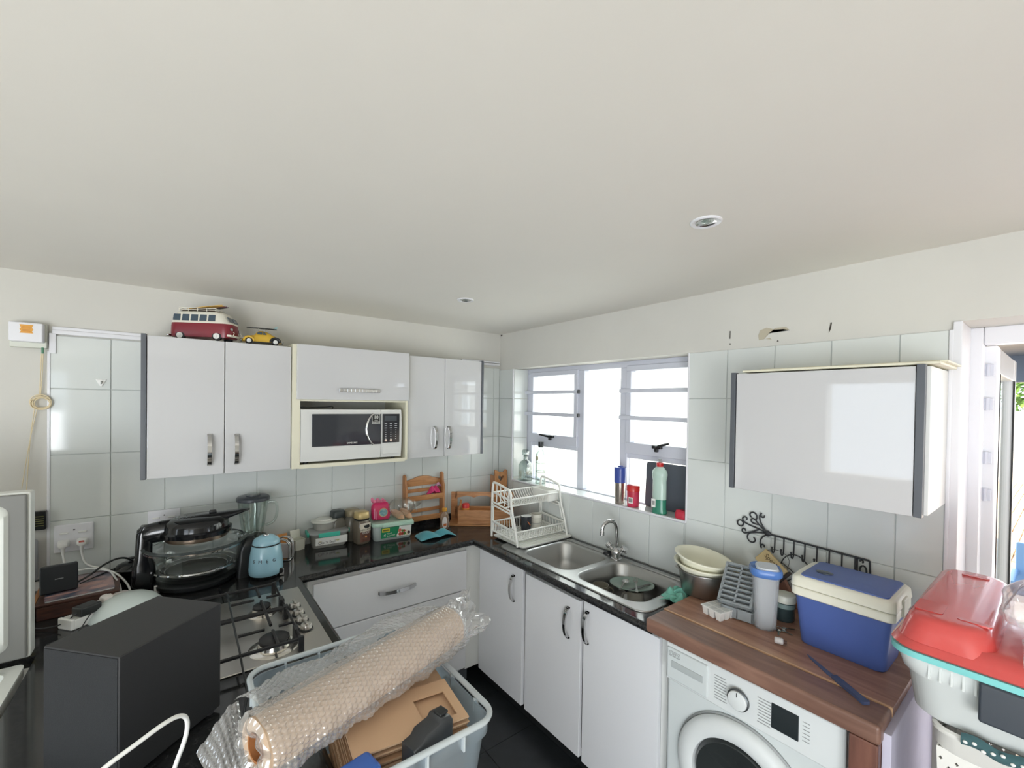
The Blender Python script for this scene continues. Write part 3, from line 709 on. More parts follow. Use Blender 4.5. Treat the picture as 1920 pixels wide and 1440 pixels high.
obj('label', M().prism([(-.018, .058), (-.014, .066), (-.018, .074), (-.014, .080), (-.018, .094), (.022, .094), (.018, .082), (.022, .074), (.018, .066), (.022, .058)], -.0558, -.0552, 'y'), ORL, t, smooth=False)
for k in range(4): obj('label_line', M().box(-.010, .014, -.0561, -.0558, .066+k*.006, .0675+k*.006), mat('label_rust', (190, 110, 40), .5), t, smooth=False)
obj('gland', M().cyl((.043, -.02, -.022), .004, .026, 'z', 10), mat('green_sleeve', (90, 140, 112), .5), t)
CAB = mat('cream_cable', (222, 206, 170), .55)
t = thing('telephone_cable', 'thin cream cable hanging from the junction box with a coiled hank', 'cable', (-2.483, -.012, 0))
obj('drop_cable', M().tube([(.005, -.006, 1.945), (.002, -.003, 1.85), (-.003, -.003, 1.76)], .0018, n=6, smooth=2).tube([(.0, -.006, 1.945), (-.003, -.003, 1.85), (-.006, -.003, 1.76)], .0016, n=6, smooth=2), CAB, t)
m = M(); rnd = random.Random(5)
for k in range(9):
    rx, rz = .026+rnd.uniform(-.004, .006), .028+rnd.uniform(-.004, .006); cx, cz = rnd.uniform(-.004, .004), 1.730+rnd.uniform(-.004, .004); ph = rnd.uniform(0, 6)
    m.tube([(cx+rx*math.cos(a*PI/9), -.004-k*.0012, cz+rz*math.sin(a*PI/9)) for a in range(18)], .0018, n=6, closed=True)
obj('hank', m, CAB, t)
obj('tail_cable', M().tube([(-.02, -.004, 1.708), (-.032, -.003, 1.6), (-.04, -.003, 1.45), (-.046, -.003, 1.30)], .0016, n=6, smooth=2).tube([(-.012, -.004, 1.708), (-.036, -.003, 1.56), (-.058, -.003, 1.36)], .0014, n=6, smooth=2), CAB, t)
t = thing('adhesive_hook', 'small white triangular adhesive hook on a wall tile', 'hook', (-2.294, -.004, 1.828))
obj('plate', M().prism([(-.019, .014), (.019, .014), (.004, -.018), (-.004, -.018)], -.005, 0, 'y', bev=.001), WHITEP, t)
obj('peg', M().tube([(0, -.004, .004), (0, -.016, -.006), (0, -.020, .004)], .0035, n=8), WHITEP, t)
t = thing('card_box', 'small black and yellow box fixed to the wall beside the freezer lid', 'box', (-2.502, -.003, 1.175))
obj('body', M().box(-.045, .036, -.03, 0, 0, .082, bev=.004), GLBLACK, t)
obj('yellow_patch', M().box(-.045, -.002, -.0306, -.03, .012, .066), mat('yellow_print', (200, 190, 60), .5), t, smooth=False)
for k in range(5): obj('print_line', M().box(.004, .030, -.0306, -.03, .018+k*.010, .021+k*.010), mat('olive_print', (110, 110, 60), .5), t, smooth=False)
t = thing('wall_phone', 'grey and white handset hanging on the wall under the black box', 'phone', (-2.522, -.003, .955))
obj('cradle', M().box(-.035, .03, -.03, 0, 0, .18, bev=.012, seg=3), mat('phone_grey', (168, 170, 172), .4), t)
obj('handset', M().tube([(.0, -.035, .165), (.012, -.05, .12), (.014, -.05, .06), (.0, -.035, .012)], [.016, .012, .012, .016], n=12, smooth=2), WHITEP, t)
obj('earpiece', M().ball((0, -.04, .172), .02, .014, .016), BLACK, t)
# sockets
def socket(x, z, lab, plugs):
    t = thing('wall_socket', lab, 'socket', (x, -.003, z), 0)
    obj('plate', M().box(-.064, .064, -.011, 0, -.062, .062, bev=.004), PVC, t)
    obj('screw', M().cyl((0, -.013, .036), .003, .003, 'y', 10), BLACK, t)
    for sx in (-.032, .028):
        obj('rocker', M().box(sx-.014, sx+.014, -.017, -.010, .020, .028, bev=.002), WHITEP, t)
        for hx, hz in ((0, -.008), (-.008, -.026), (.008, -.026)): obj('pin_hole', M().cyl((sx+hx, -.0118, hz), .003, .001, 'y', 8), BLACK, t)
    return t
socket(-2.381, 1.120, 'double wall socket with two white plugs above the router', True)
socket(-2.062, 1.140, 'double wall socket half hidden behind the halogen oven arm', False)
for k, (x, lab) in enumerate(((-2.413, 'white plug in the left outlet of the double socket'), (-2.353, 'white plug with red print in the right outlet of the double socket'))):
    t = thing('power_plug', lab, 'plug', (x, -.015, 1.098))
    obj('body', M().taper(.040, .034, .030, .024, 0, .034, bev=.004, vbev=.008, mtx=Matrix.Rotation(PI/2, 4, 'X')), WHITEP, t)
    obj('cable_neck', M().tube([(0, -.018, -.014), (0, -.018, -.045)], [.008, .005], n=10), WHITEP, t)
    if k: obj('red_print', M().box(-.008, .010, -.0348, -.0342, .004, .012), mat('red_print', (190, 90, 80), .5), t, smooth=False)
    px = x+2.381
    w_ = [(-2.413, -.033, 1.053), (-2.405, -.045, 1.0), (-2.37, -.045, .974), (-2.32, -.06, .982), (-2.27, -.12, .982), (-2.225, -.19, .982), (-2.185, -.25, .95), (-2.165, -.31, .925), (-2.17, -.37, .910)] if k == 0 else [(-2.353, -.033, 1.053), (-2.345, -.045, 1.01), (-2.32, -.05, .985), (-2.28, -.08, .980), (-2.245, -.15, .980), (-2.225, -.23, .975), (-2.20, -.29, .950), (-2.195, -.35, .915), (-2.20, -.40, .910)]
    obj('flex', M().tube([(a-x, b_+.015, c_-1.098) for a, b_, c_ in w_], .0042, n=8, smooth=3), WHITEP, t)

# toys on the cupboard
TR = mat('toy_maroon', (126, 34, 46), .3); TW = mat('toy_cream', (224, 220, 206), .35); TG = mat('toy_window', (70, 84, 96), .1); TYR = mat('tyre', (32, 32, 36), .6)
YEL = mat('toy_yellow', (212, 172, 60), .35)
def wheel(parent, x, y, z, r, w, hub):
    s_ = 1 if y > 0 else -1
    t_ = obj('tyre', M().cyl((x, y-w/2, z), r, w, 'y', 24, bev=r*.15), TYR, parent)
    obj('hubcap', M().cyl((x, y+(w/2 if s_ > 0 else -w/2-.003), z), r*.66, .003, 'y', 20, bev=.001).cyl((x, y+(w/2 if s_ > 0 else -w/2-.006), z), r*.25, .006, 'y', 14), hub, t_)
t = thing('toy_van', 'maroon and cream toy camper van with roof rack and surfboards on the cupboard', 'toy van', (-1.905, -.190, 2.0365), math.radians(-31)); t.scale = (1.13, 1.13, 1.13)
def vloop(z, l0, l1, w, r): # rounded plan, rear l0, front l1
    return [( (l0+l1)/2+x, y, z) for x, y in rrect(l1-l0, w, r, 7)]
obj('lower_body', M().loops([vloop(.014, -.118, .116, .094, .028), vloop(.030, -.122, .121, .100, .032), vloop(.060, -.121, .121, .101, .034), vloop(.072, -.119, .119, .100, .034)]), TR, t)
obj('belt_line', M().loops([vloop(.072, -.120, .120, .102, .034), vloop(.077, -.119, .119, .101, .034)]), TW, t)
ub = obj('upper_body', M().loops([vloop(.077, -.118, .117, .098, .033), vloop(.110, -.106, .096, .086, .030), vloop(.118, -.101, .090, .080, .030), vloop(.124, -.088, .076, .062, .028), vloop(.126, -.06, .05, .03, .014)]), TW, t)
for k in range(5):
    x = -.086+k*.034
    for sy in (-1, 1):
        obj('window', M().prism([(x-.014, .081), (x+.014, .081), (x+.013, .1085), (x-.013, .1085)], 0, .0012, 'y', mtx=Matrix.Translation((0, sy*.0482+(0 if sy > 0 else -.0012), 0)) @ Matrix.Translation((0, 0, .083)) @ Matrix.Rotation(sy*math.radians(10.3), 4, 'X') @ Matrix.Translation((0, 0, -.083))), TG, ub, smooth=False)
for sy in (-1, 1):
    obj('windscreen', M().box(-.0006, .0008, sy*.019-.016, sy*.019+.016, 0, .023, mtx=Matrix.Translation((.1156, 0, .082)) @ Matrix.Rotation(math.radians(-31), 4, 'Y')), TG, ub, smooth=False)
    obj('headlamp', M().cyl((.119, sy*.032, .050), .007, .004, 'x', 16), CHROME, t)
    for wx in (-.073, .070): wheel(t, wx, sy*.043, .0185, .0185, .014, WHITEP)
obj('bumper', M().loops([[(x, y, z) for x, y in [(.112, -.052), (.124, -.046), (.129, -.02), (.129, .02), (.124, .046), (.112, .052), (.110, .048), (.122, .018), (.122, -.018), (.110, -.048)]] for z in (.018, .026)]).tube([(.126, -.03, .022), (.131, -.03, .036), (.126, -.03, .040)], .0012, n=6).tube([(.126, .03, .022), (.131, .03, .036), (.126, .03, .040)], .0012, n=6), TW, t)
obj('rear_bumper', M().box(-.130, -.118, -.045, .045, .016, .025, bev=.003), CHROME, t)
m = M()
for sy in (-.034, .034): m.tube([(-.085, sy, .137), (.060, sy, .137)], .0016, n=6).tube([(-.085, sy, .130), (.060, sy, .130)], .0014, n=6)
for k in range(5): m.tube([(-.085+k*.036, -.034, .122), (-.085+k*.036, -.034, .137), (-.085+k*.036, .034, .137), (-.085+k*.036, .034, .122)], .0013, n=6)
obj('roof_rack', m, TW, t)
obj('rack_floor', M().box(-.084, .058, -.032, .032, .1265, .1285), mat('toy_dark_wood', (88, 74, 62), .6), t)
for k, (c_, y) in enumerate((((206, 166, 84), -.024), ((180, 140, 70), -.006), ((84, 40, 60), .010), ((60, 56, 60), .024))):
    obj('surfboard', M().loops([[(.0+s_*1, y+a*w, .131+h) for a, h in ((-1, 0), (1, 0), (1, .003), (-1, .003))] for s_, w in ((-.06, .002), (-.03, .007), (.03, .007), (.065, .004), (.082, .001))], mtx=RotM('Y', -9, (-.06, 0, .131))), mat('surf_%d' % k, c_, .35), t)
t = thing('toy_beetle_car', 'yellow toy beetle car with a surfboard on its roof rack', 'toy car', (-1.672, -.235, 2.0365), math.radians(174)); t.scale = (1.08, 1.08, 1.08)
prof = [(-.082, .020, .02), (-.078, .032, .028), (-.060, .042, .031), (-.040, .052, .032), (-.020, .064, .029), (.004, .067, .027), (.020, .062, .029), (.030, .047, .032), (.050, .042, .031), (.070, .034, .027), (.080, .022, .02)]
lp = []
for x, h, w in prof:
    lp.append([(x, w*math.cos(a), .012+max(0, (h-.012))*(math.sin(a)**.75)) for a in [PI*i/12 for i in range(13)]])
obj('body', M().loops(lp), YEL, t)
for sy in (-1, 1):
    for wx in (-.055, .052):
        wheel(t, wx, sy*.031, .0145, .0145, .010, WHITEP)
        obj('fender', M().tube([(wx+.020*math.cos(a), sy*.031, .0135+.020*math.sin(a)) for a in [PI*i/10 for i in range(11)]], .0055, n=8), BLACK if wx < 0 else YEL, t)
    obj('window', M().prism([(-.018, .046), (-.004, .046), (-.004, .059), (-.011, .058)], 0, .001, 'y', mtx=Tr(0, sy*.0292, 0) @ RotM('X', sy*20, (0, 0, .046))), TG, t, smooth=False)
    obj('window', M().prism([(.000, .046), (.022, .046), (.017, .058), (.000, .060)], 0, .001, 'y', mtx=Tr(0, sy*.0292, 0) @ RotM('X', sy*20, (0, 0, .046))), TG, t, smooth=False)
    obj('headlamp', M().cyl((.068, sy*.024, .026), .006, .008, 'x', 14), CHROME, t)
obj('running_board', M().box(-.045, .042, -.035, .035, .008, .012, bev=.001), BLACK, t)
obj('bumper', M().box(.080, .086, -.034, .034, .012, .018, bev=.002).box(-.09, -.084, -.034, .034, .012, .018, bev=.002), GREYP, t)
obj('roof_rack', M().tube([(-.012, -.022, .062), (-.012, -.022, .075), (-.012, .022, .075), (-.012, .022, .062)], .0012, n=6).tube([(.014, -.022, .062), (.014, -.022, .075), (.014, .022, .075), (.014, .022, .062)], .0012, n=6), CHROME, t)
obj('surfboard', M().loops([[(x, y*w, .077+h) for y, h in ((-1, 0), (1, 0), (1, .003), (-1, .003))] for x, w in ((-.062, .002), (-.04, .012), (.02, .014), (.05, .008), (.062, .001))]), BLACK, t)
obj('board_fin', M().prism([(-.062, .0795), (-.045, .0795), (-.058, .092), (-.066, .094)], -.001, .001, 'y'), mat('pale_teal', (150, 180, 180), .4), t)

# microwave
t = thing('microwave_oven', 'white microwave oven with dark glass door in the open niche', 'microwave', (-1.235, -.335, 1.4245))
MWW = mat('microwave_white', (214, 214, 210), .25)
obj('housing', M().box(-.268, .266, .012, .30, .010, .284, bev=.006), MWW, t)
for sx in (-.24, .24): obj('foot', M().cyl((sx, .04, 0), .012, .012, 'z', 14), BLACK, t)
fr = M().loops([[(x, yy, .147+z) for x, z in rrect(w, h, r, 6)] for w, h, r, yy in ((.546, .276, .022, .014), (.546, .276, .022, -.004), (.534, .262, .022, -.014))]) if False else M()
# front: curved top and bottom rails around the door and the control strip
def cyl_front(x0, x1, z0, z1, depth, bulge):
    lp = []
    for i in range(9):
        z = z0+(z1-z0)*i/8; y = -bulge*math.sin(PI*i/8)**.5-.004
        lp.append([(x0, y, z), (x1, y, z), (x1, depth, z), (x0, depth, z)])
    return M().loops(lp)
door = obj('door', cyl_front(-.274, .148, .012, .286, .014, .010), MWW, t, ang=50)
pan = obj('control_panel', cyl_front(.150, .272, .012, .286, .014, .010), MWW, t, ang=50)
obj('door_glass', M().box(-.222, .146, -.0178, -.0140, .090, .262, bev=.003).box(-.214, .146, -.0175, -.012, .090, .262), mat('microwave_glass', (40, 44, 52), .06, coat=.5), door)
arc = [(.085+.052-.075*math.cos(a), -.0195, .176+.098*math.sin(a)) for a in [(-1.05+2.1*i/20) for i in range(21)]]
obj('door_handle', M().tube(arc, .0058, n=10), CHROME, door)
text('lettering', 'SAMSUNG', .0125, door, (-.015, -.0181, .1035), FA, LABELW)
st = obj('sticker', M().box(.094, .140, -.0184, -.0178, .206, .262), LABELW, door, smooth=False)
obj('sticker_ground', M().box(.0955, .1385, -.0187, -.0184, .218, .2605), LABELK, st, smooth=False)
text('sticker_lettering', '10', .027, st, (.117, -.0189, .243), FA, LABELW)
text('sticker_lettering', 'YEAR', .0085, st, (.117, -.0189, .2245), FA, LABELW)
obj('sticker_ground', M().box(.0955, .1385, -.0187, -.0184, .2075, .2165), LABELK, st, smooth=False)
text('sticker_lettering', 'WARRANTY', .0075, st, (.117, -.0189, .212), FA, LABELW)
cp = obj('keypad', M().box(.156, .258, -.0176, -.013, .096, .262, bev=.002), mat('keypad_black', (34, 36, 40), .12), pan)
obj('display', M().box(.168, .240, -.0180, -.0172, .222, .250), mat('lcd', (66, 72, 76), .2), cp, smooth=False)
PRN = mat('grey_print', (190, 192, 194), .5)
for r_ in range(8):
    for c_ in range(3):
        w = .007 if r_ < 3 else .003; x, z = .175+c_*.030, .206-r_*.0125
        obj('key_print', M().box(x-w, x+w, -.0180, -.0175, z-.0018, z+.0018), PRN, cp, smooth=False)
for x in (.176, .206): obj('key_print', M().cyl((x, -.0186, .110), .007, .0012, 'y', 16), mat('peach_key', (226, 206, 190), .4), cp)
obj('door_release', M().box(.157, .262, -.0145, -.010, .030, .074, bev=.002), MWW, pan)
tag(obj('power_cable', M().tube([(-1.506, -.30, 1.722), (-1.45, -.29, 1.720), (-1.36, -.285, 1.724), (-1.335, -.285, 1.728), (-1.332, -.27, 1.716)], .003, n=8, smooth=2), BLACK), 'black cable lying on top of the microwave oven', 'cable')

# ------------------------------------------------------------------ things on the back and left worktop
# halogen oven
t = thing('halogen_oven', 'black halogen oven with a glass bowl and swing arm lid', 'oven', (-1.935, -.275, ZC))
obj('base_ring', M().lathe([(.0, .004), (.150, .004), (.158, .010), (.160, .026), (.150, .032), (0, .032)], 48), BLACK, t)
for a in (0, PI/2, PI, -PI/2): obj('foot', M().cyl((.13*math.cos(a+.6), .13*math.sin(a+.6), -.0), .014, .006, 'z', 12), RUBBER, t)
OG = glass('oven_glass', (246, 248, 247), .05, .34)
obj('bowl', M().lathe([(0, .036), (.125, .036), (.146, .042), (.160, .060), (.166, .080), (.180, .165), (.190, .171), (.198, .174), (.198, .179), (.180, .180)], 64), OG, t)
obj('bowl_bead', M().lathe([(.163, .078), (.170, .082), (.168, .088), (.164, .084)], 64, closed=True).lathe([(.181, .170), (.199, .172), (.200, .180), (.184, .181)], 64, closed=True), glass('bead_glass', (226, 232, 230), .3, .8), t)
obj('grill_rack', M().tube([(.135*math.cos(a*PI/20), .135*math.sin(a*PI/20), .078) for a in range(40)], .0022, n=6, closed=True).tube([(.12*math.cos(a*PI/20), .12*math.sin(a*PI/20), .066) for a in range(40)], .002, n=6, closed=True), CHROME, t)
obj('drip_tray', M().lathe([(0, .05), (.115, .05), (.128, .062), (.131, .062), (.117, .048), (0, .048)], 40), mat('tray_steel', (120, 118, 114), .35, 1.0), t)
lidp = obj('lid_glass', M().lathe([(.200, .183), (.196, .188), (.172, .194), (.13, .206), (.118, .210)], 64), OG, t)
obj('lid_rim', M().lathe([(.188, .186), (.201, .183), (.203, .188), (.190, .192)], 64, closed=True), mat('rim_glass_dark', (70, 76, 76), .1), t)
obj('heater_band', M().lathe([(.0, .206), (.118, .206), (.122, .212), (.122, .228), (.10, .230), (0, .230)], 48), mat('copper_steel', (150, 132, 116), .3, 1.0), t)
hd = obj('head', M().lathe([(0, .222), (.118, .222), (.136, .228), (.138, .246), (.126, .253), (.123, .272), (.118, .290), (.095, .302), (0, .304)], 48), GLBLACK, t)
for k in range(10): a = 2*PI*k/10; obj('head_rib', M().box(-.004, .004, -.004, .004, .252, .276, bev=.001, mtx=Matrix.Rotation(a, 4, 'Z') @ Tr(.119, 0, 0)), BLACK, hd)
# arm: post on the left, horizontal arm over the bowl, leaf shaped grip on the right
obj('post', M().loops([rloop(.084, .080, .020, .0, 5, -.190, .01), rloop(.080, .074, .020, .11, 5, -.190, .01), rloop(.060, .062, .018, .15, 5, -.192, .01), rloop(.058, .062, .018, .25, 5, -.188, .01), rloop(.044, .052, .014, .286, 5, -.180, .01)]), GLBLACK, t)
arm = []
for x, w, z0_, z1_ in ((-.214, .046, .214, .272), (-.19, .062, .204, .290), (-.13, .074, .206, .299), (-.05, .092, .224, .306), (.02, .110, .252, .311), (.08, .112, .262, .313), (.14, .080, .284, .312), (.19, .044, .298, .312), (.212, .014, .304, .310)):
    arm.append([(x, .008-y*0.05+w*.5*math.cos(a), (z0_+z1_)/2+(z1_-z0_)/2*math.copysign(abs(math.sin(a))**.6, math.sin(a))) for a in [2*PI*i/16 for i in range(16)] for y in (0,)])
a_ = obj('arm', M().loops(arm), GLBLACK, t, ang=60)
for k in range(6): obj('arm_vent', M().box(-.085+k*.014, -.079+k*.014, -.018, .034, .2985+k*.0009, .3025+k*.0009, bev=.001), BLACK, a_)
obj('thumb_catch', M().box(.045, .075, -.004, .018, .308, .323, bev=.005), BLACK, a_)
obj('hook_peg', M().cyl((-.105, -.01, .206), .004, .045, 'z', 10), BLACK, t)
obj('bowl_handle', M().loops([rloop(.060, .120, .014, .0, 5, .180, -.03), rloop(.052, .110, .014, .13, 5, .188, -.03), rloop(.060, .110, .016, .160, 5, .202, -.03), rloop(.040, .070, .014, .184, 5, .204, -.03)]), BLACK, t)
obj('pilot_light', M().ball((.224, -.045, .165), .006, .006, .004, n=12), mat('amber_lens', (190, 80, 40), .2), t)

# blender
t = thing('blender', 'glass jug blender with black lid and chrome base against the back wall', 'blender', (-1.690, -.105, ZC))
obj('base', M().lathe([(0, 0), (.085, 0), (.088, .012), (.080, .05), (.060, .098), (.055, .112), (0, .112)], 40), CHROME, t)
obj('collar', M().lathe([(.05, .108), (.066, .112), (.068, .124), (.056, .130), (0, .130)], 36), BLACK, t)
JG = glass('jug_glass', (244, 248, 246), .08, .45)
obj('jug', M().lathe([(.046, .128), (.052, .150), (.066, .26), (.072, .318), (.0705, .318), (.0640, .26), (.0500, .152), (.044, .130)], 40), JG, t)
obj('jug_handle', M().tube([(.070, -.01, .300), (.100, -.02, .300), (.112, -.022, .280), (.110, -.02, .22), (.092, -.015, .185), (.058, -.006, .175)], [.008, .008, .007, .007, .007, .008], n=10, smooth=2), JG, t)
obj('lid', M().lathe([(.060, .312), (.078, .316), (.079, .330), (.072, .338), (.035, .340), (.035, .346), (0, .347)], 36), mat('blender_lid', (58, 62, 68), .35), t)
obj('lid_cap', M().lathe([(.034, .339), (.030, .352), (0, .353)], 24), JG, t)
obj('blade', M().box(-.03, .03, -.006, .006, .142, .145, mtx=RotM('Z', 30)).cyl((0, 0, .128), .007, .02, 'z', 10), CHROME, t)

# little blue grinder/kettle
t = thing('coffee_grinder', 'pale blue rounded coffee grinder with raised dark letters beside the halogen oven', 'coffee grinder', (-1.668, -.400, ZC), 0)
PB_ = mat('pastel_blue', (150, 192, 208), .22, coat=.4)
obj('base', M().lathe([(0, 0), (.062, 0), (.066, .006), (.066, .020), (0, .020)], 40), GLBLACK, t)
obj('body', M().lathe([(.069, .018), (.073, .024), (.074, .045), (.070, .10), (.062, .150), (.058, .156)], 48), PB_, t)
obj('band', M().lathe([(.0585, .155), (.0615, .1565), (.0615, .160), (.058, .162)], 48), BLACK, t)
obj('lid', M().lathe([(.059, .161), (.058, .172), (.050, .186), (.034, .194), (.032, .197), (.020, .200), (0, .200)], 48), PB_, t)
obj('lid_button', M().lathe([(.013, .199), (.012, .203), (0, .204)], 20), CHROME, t)
for i, ch_ in enumerate('SMEG'):
    a = math.radians(-90-18+(i-1.5)*24+2); r_ = .0712
    text('lettering', ch_, .0215, t, (r_*math.cos(a), r_*math.sin(a), .092), (PI/2-.10, 0, a+PI/2), mat('dark_steel', (72, 76, 84), .3, .7), ext=.0008)
obj('side_lever', M().box(.052, .072, -.040, -.024, .0, .034, bev=.004), CHROME, t)
obj('knob', M().cyl((.055, -.055, .030), .013, .014, 'y', 18, bev=.002), BLACK, t)

# chrome rack with packets
t = thing('napkin_rack', 'chrome wire rack holding white packets beside the blue grinder', 'rack', (-1.560, -.200, ZC), math.radians(-28))
for k, y in enumerate((-.032, -.016, .018, .034)):
    obj('wire_arch', M().tube([(-.040, y, .004), (-.042, y, .06), (-.036, y, .10), (0, y, .118), (.036, y, .10), (.042, y, .06), (.040, y, .004)], .0035, n=8, smooth=2), CHROME, t)
obj('base_wire', M().tube([(-.042, -.034, .004), (.042, -.034, .004), (.042, .036, .004), (-.042, .036, .004)], .0035, n=8, closed=True), CHROME, t)
tag(obj('paper_packet', M().box(-.034, .034, -.012, .012, .008, .085, bev=.003), mat('packet_white', (214, 206, 204), .5), None, loc=(-1.558, -.204, ZC), rot=(0, 0, math.radians(-28))), 'white paper packet standing in the chrome rack', 'packet')
tag(obj('orange_packet', M().loops([rloop(.075, .03, .01, .0, 4), rloop(.080, .034, .012, .06, 4), rloop(.078, .012, .005, .098, 4)]), mat('orange_foil', (214, 142, 66), .35), None, loc=(-1.555, -.065, ZC), rot=(0, 0, .2)), 'orange packet standing behind the chrome rack', 'packet')
t = thing('cutlery_holder', 'small off-white plastic holder with a slanted edge against the back wall', 'holder', (-1.462, -.075, ZC), math.radians(15))
obj('body', M().loops([rloop(.055, .05, .008, 0, 4), rloop(.062, .058, .009, .06, 4), rloop(.056, .052, .008, .06, 4), rloop(.050, .046, .007, .004, 4)]), OFFW, t)
obj('slanted_flap', M().box(-.028, .028, -.003, .003, 0, .05, bev=.002, mtx=Tr(0, .028, .055) @ Matrix.Rotation(-.35, 4, 'X')), OFFW, t)

# containers and jars
t = thing('food_container', 'clear food box with turquoise clips and a printed label', 'food container', (-1.300, -.075, ZC), math.radians(-4))
CLP = mat('clear_container', (206, 206, 198), .2, alpha=.55)
obj('tub', M().loops([rloop(.180, .120, .024, 0, 6), rloop(.186, .126, .026, .004, 6), rloop(.204, .144, .030, .074, 6), rloop(.214, .154, .032, .078, 6), rloop(.208, .148, .030, .079, 6), rloop(.198, .138, .028, .072, 6), rloop(.180, .120, .024, .006, 6)]), CLP, t)
obj('contents', M().loops([rloop(.172, .112, .02, .007, 5), rloop(.180, .120, .022, .034, 5)]), mat('dry_rusk', (176, 150, 116), .8, var=.3, vscale=30), t)
obj('lid', M().loops([rloop(.218, .158, .034, .078, 6), rloop(.220, .160, .034, .086, 6), rloop(.205, .145, .030, .091, 6)]), mat('clear_lid', (190, 192, 192), .2, alpha=.7), t)
TQ = mat('turquoise_clip', (70, 184, 160), .35)
obj('clip', M().box(-.066, .052, -.089, -.078, .066, .092, bev=.004), TQ, t); obj('clip', M().box(-.120, -.108, -.045, .045, .064, .090, bev=.004), TQ, t); obj('clip', M().box(.108, .116, -.04, .04, .066, .090, bev=.004), TQ, t)
lb = obj('label', M().box(-.080, .094, -.0745, -.0725, .020, .064, bev=.001, mtx=RotM('X', 5, (0, -.07, .03))), LABELW, t, smooth=False)
text('label_lettering', "Clip 'n Seal", .021, lb, (-.020, -.0752, .033), (PI/2+.08, 0, 0), LABELK)
obj('label_badge', M().cyl((-.056, -.0756, .053), .014, .001, 'y', 20, mtx=None), mat('label_gold', (200, 180, 96), .4), lb); obj('label_picture', M().cyl((.040, -.0756, .050), .016, .001, 'y', 20), mat('label_green_food', (150, 170, 110), .5, rgb2=(210, 196, 150), vscale=120), lb)
t = thing('food_tub', 'small round clear tub with white lid on the turquoise-clip container', 'tub', (-1.318, -.058, ZC+.0915))
obj('bowl', M().lathe([(0, 0), (.050, 0), (.054, .006), (.060, .040), (.064, .044), (.060, .045), (.050, .008), (0, .004)], 36, sx=1.1), CLP, t)
obj('contents', M().lathe([(0, .0045), (.048, .006), (.053, .026), (0, .028)], 30, sx=1.1), mat('cream_spread', (212, 190, 158), .6), t)
obj('lid', M().lathe([(.066, .044), (.068, .050), (.060, .054), (.044, .054), (.042, .060), (0, .061)], 36, sx=1.1), mat('milky_lid', (222, 222, 214), .3), t)

def coffee_jar(x, y, rz, lab, lidc, h=.150, lettered=False):
    t = thing('coffee_jar', lab, 'jar', (x, y, ZC), rz, 'coffee jars')
    w = .082
    obj('jar', M().loops([rloop(w-.012, w-.012, .018, 0, 5), rloop(w, w, .020, .008, 5), rloop(w, w, .020, h*.80, 5), rloop(w-.010, w-.010, .022, h*.92, 5), rloop(w-.022, w-.022, .022, h, 5)]), mat('jar_glass_dark', (122, 112, 98), .12, alpha=.86) if lettered else mat('jar_glass_grey', (112, 108, 98), .15, alpha=.9), t)
    obj('coffee', M().loops([rloop(w-.010, w-.010, .016, .006, 5), rloop(w-.010, w-.010, .016, h*.72, 5)]), mat('coffee_granules', (82, 66, 50), .9, var=.4, vscale=90), t)
    ld = obj('lid', M().loops([rloop(w-.006, w-.006, .022, h+.001, 5), rloop(w-.004, w-.004, .022, h+.004, 5), rloop(w-.008, w-.008, .022, h+.036, 5), rloop(w-.020, w-.020, .018, h+.041, 5)]), lidc, t)
    if lettered:
        obj('neck_ring', M().loops([rloop(w-.008, w-.008, .022, h-.010, 5), rloop(w-.006, w-.006, .022, h-.004, 5)]), LABELK, t)
        lb = obj('label', M().box(-w/2+.010, w/2-.006, -w/2-.0012, -w/2+.001, .016, .128, bev=.0005), mat('coffee_label', (84, 48, 40), .4, rgb2=(110, 78, 66), vscale=40), t, smooth=False)
        obj('label_band', M().box(-w/2+.010, w/2-.006, -w/2-.0016, -w/2-.0012, .076, .126), mat('label_cream_gold', (214, 206, 190), .4), lb, smooth=False)
        obj('label_mug', M().prism([(-.010, .112), (.026, .116), (.030, .100), (.020, .094), (.0, .096), (-.008, .104)], -w/2-.002, -w/2-.0016, 'y'), LABELK, lb, smooth=False)
        text('label_lettering', 'NESCAFÉ', .0155, lb, (.002, -w/2-.0019, .086), FA, LABELK)
        text('label_lettering', 'GOLD', .0165, lb, (.004, -w/2-.0019, .068), FA, LABELW)
        obj('label_badge', M().cyl((.006, -w/2-.0022, .045), .006, .001, 'y', 14), mat('label_amber', (206, 150, 90), .5), lb)
GOLD = mat('gold_lid', (206, 182, 128), .35, .35); GREYGOLD = mat('dull_gold_lid', (150, 138, 112), .4, .2)
coffee_jar(-1.132, -.165, math.radians(12), 'square coffee jar with gold lid and brown label, front jar of the row', GOLD, lettered=True)
coffee_jar(-1.160, -.076, math.radians(12), 'square coffee jar with dull gold lid right behind the labelled jar', GREYGOLD, h=.150)
coffee_jar(-1.240, -.052, math.radians(8), 'square coffee jar with black lid at the back of the jar row', mat('lid_black', (52, 58, 58), .35), h=.148)

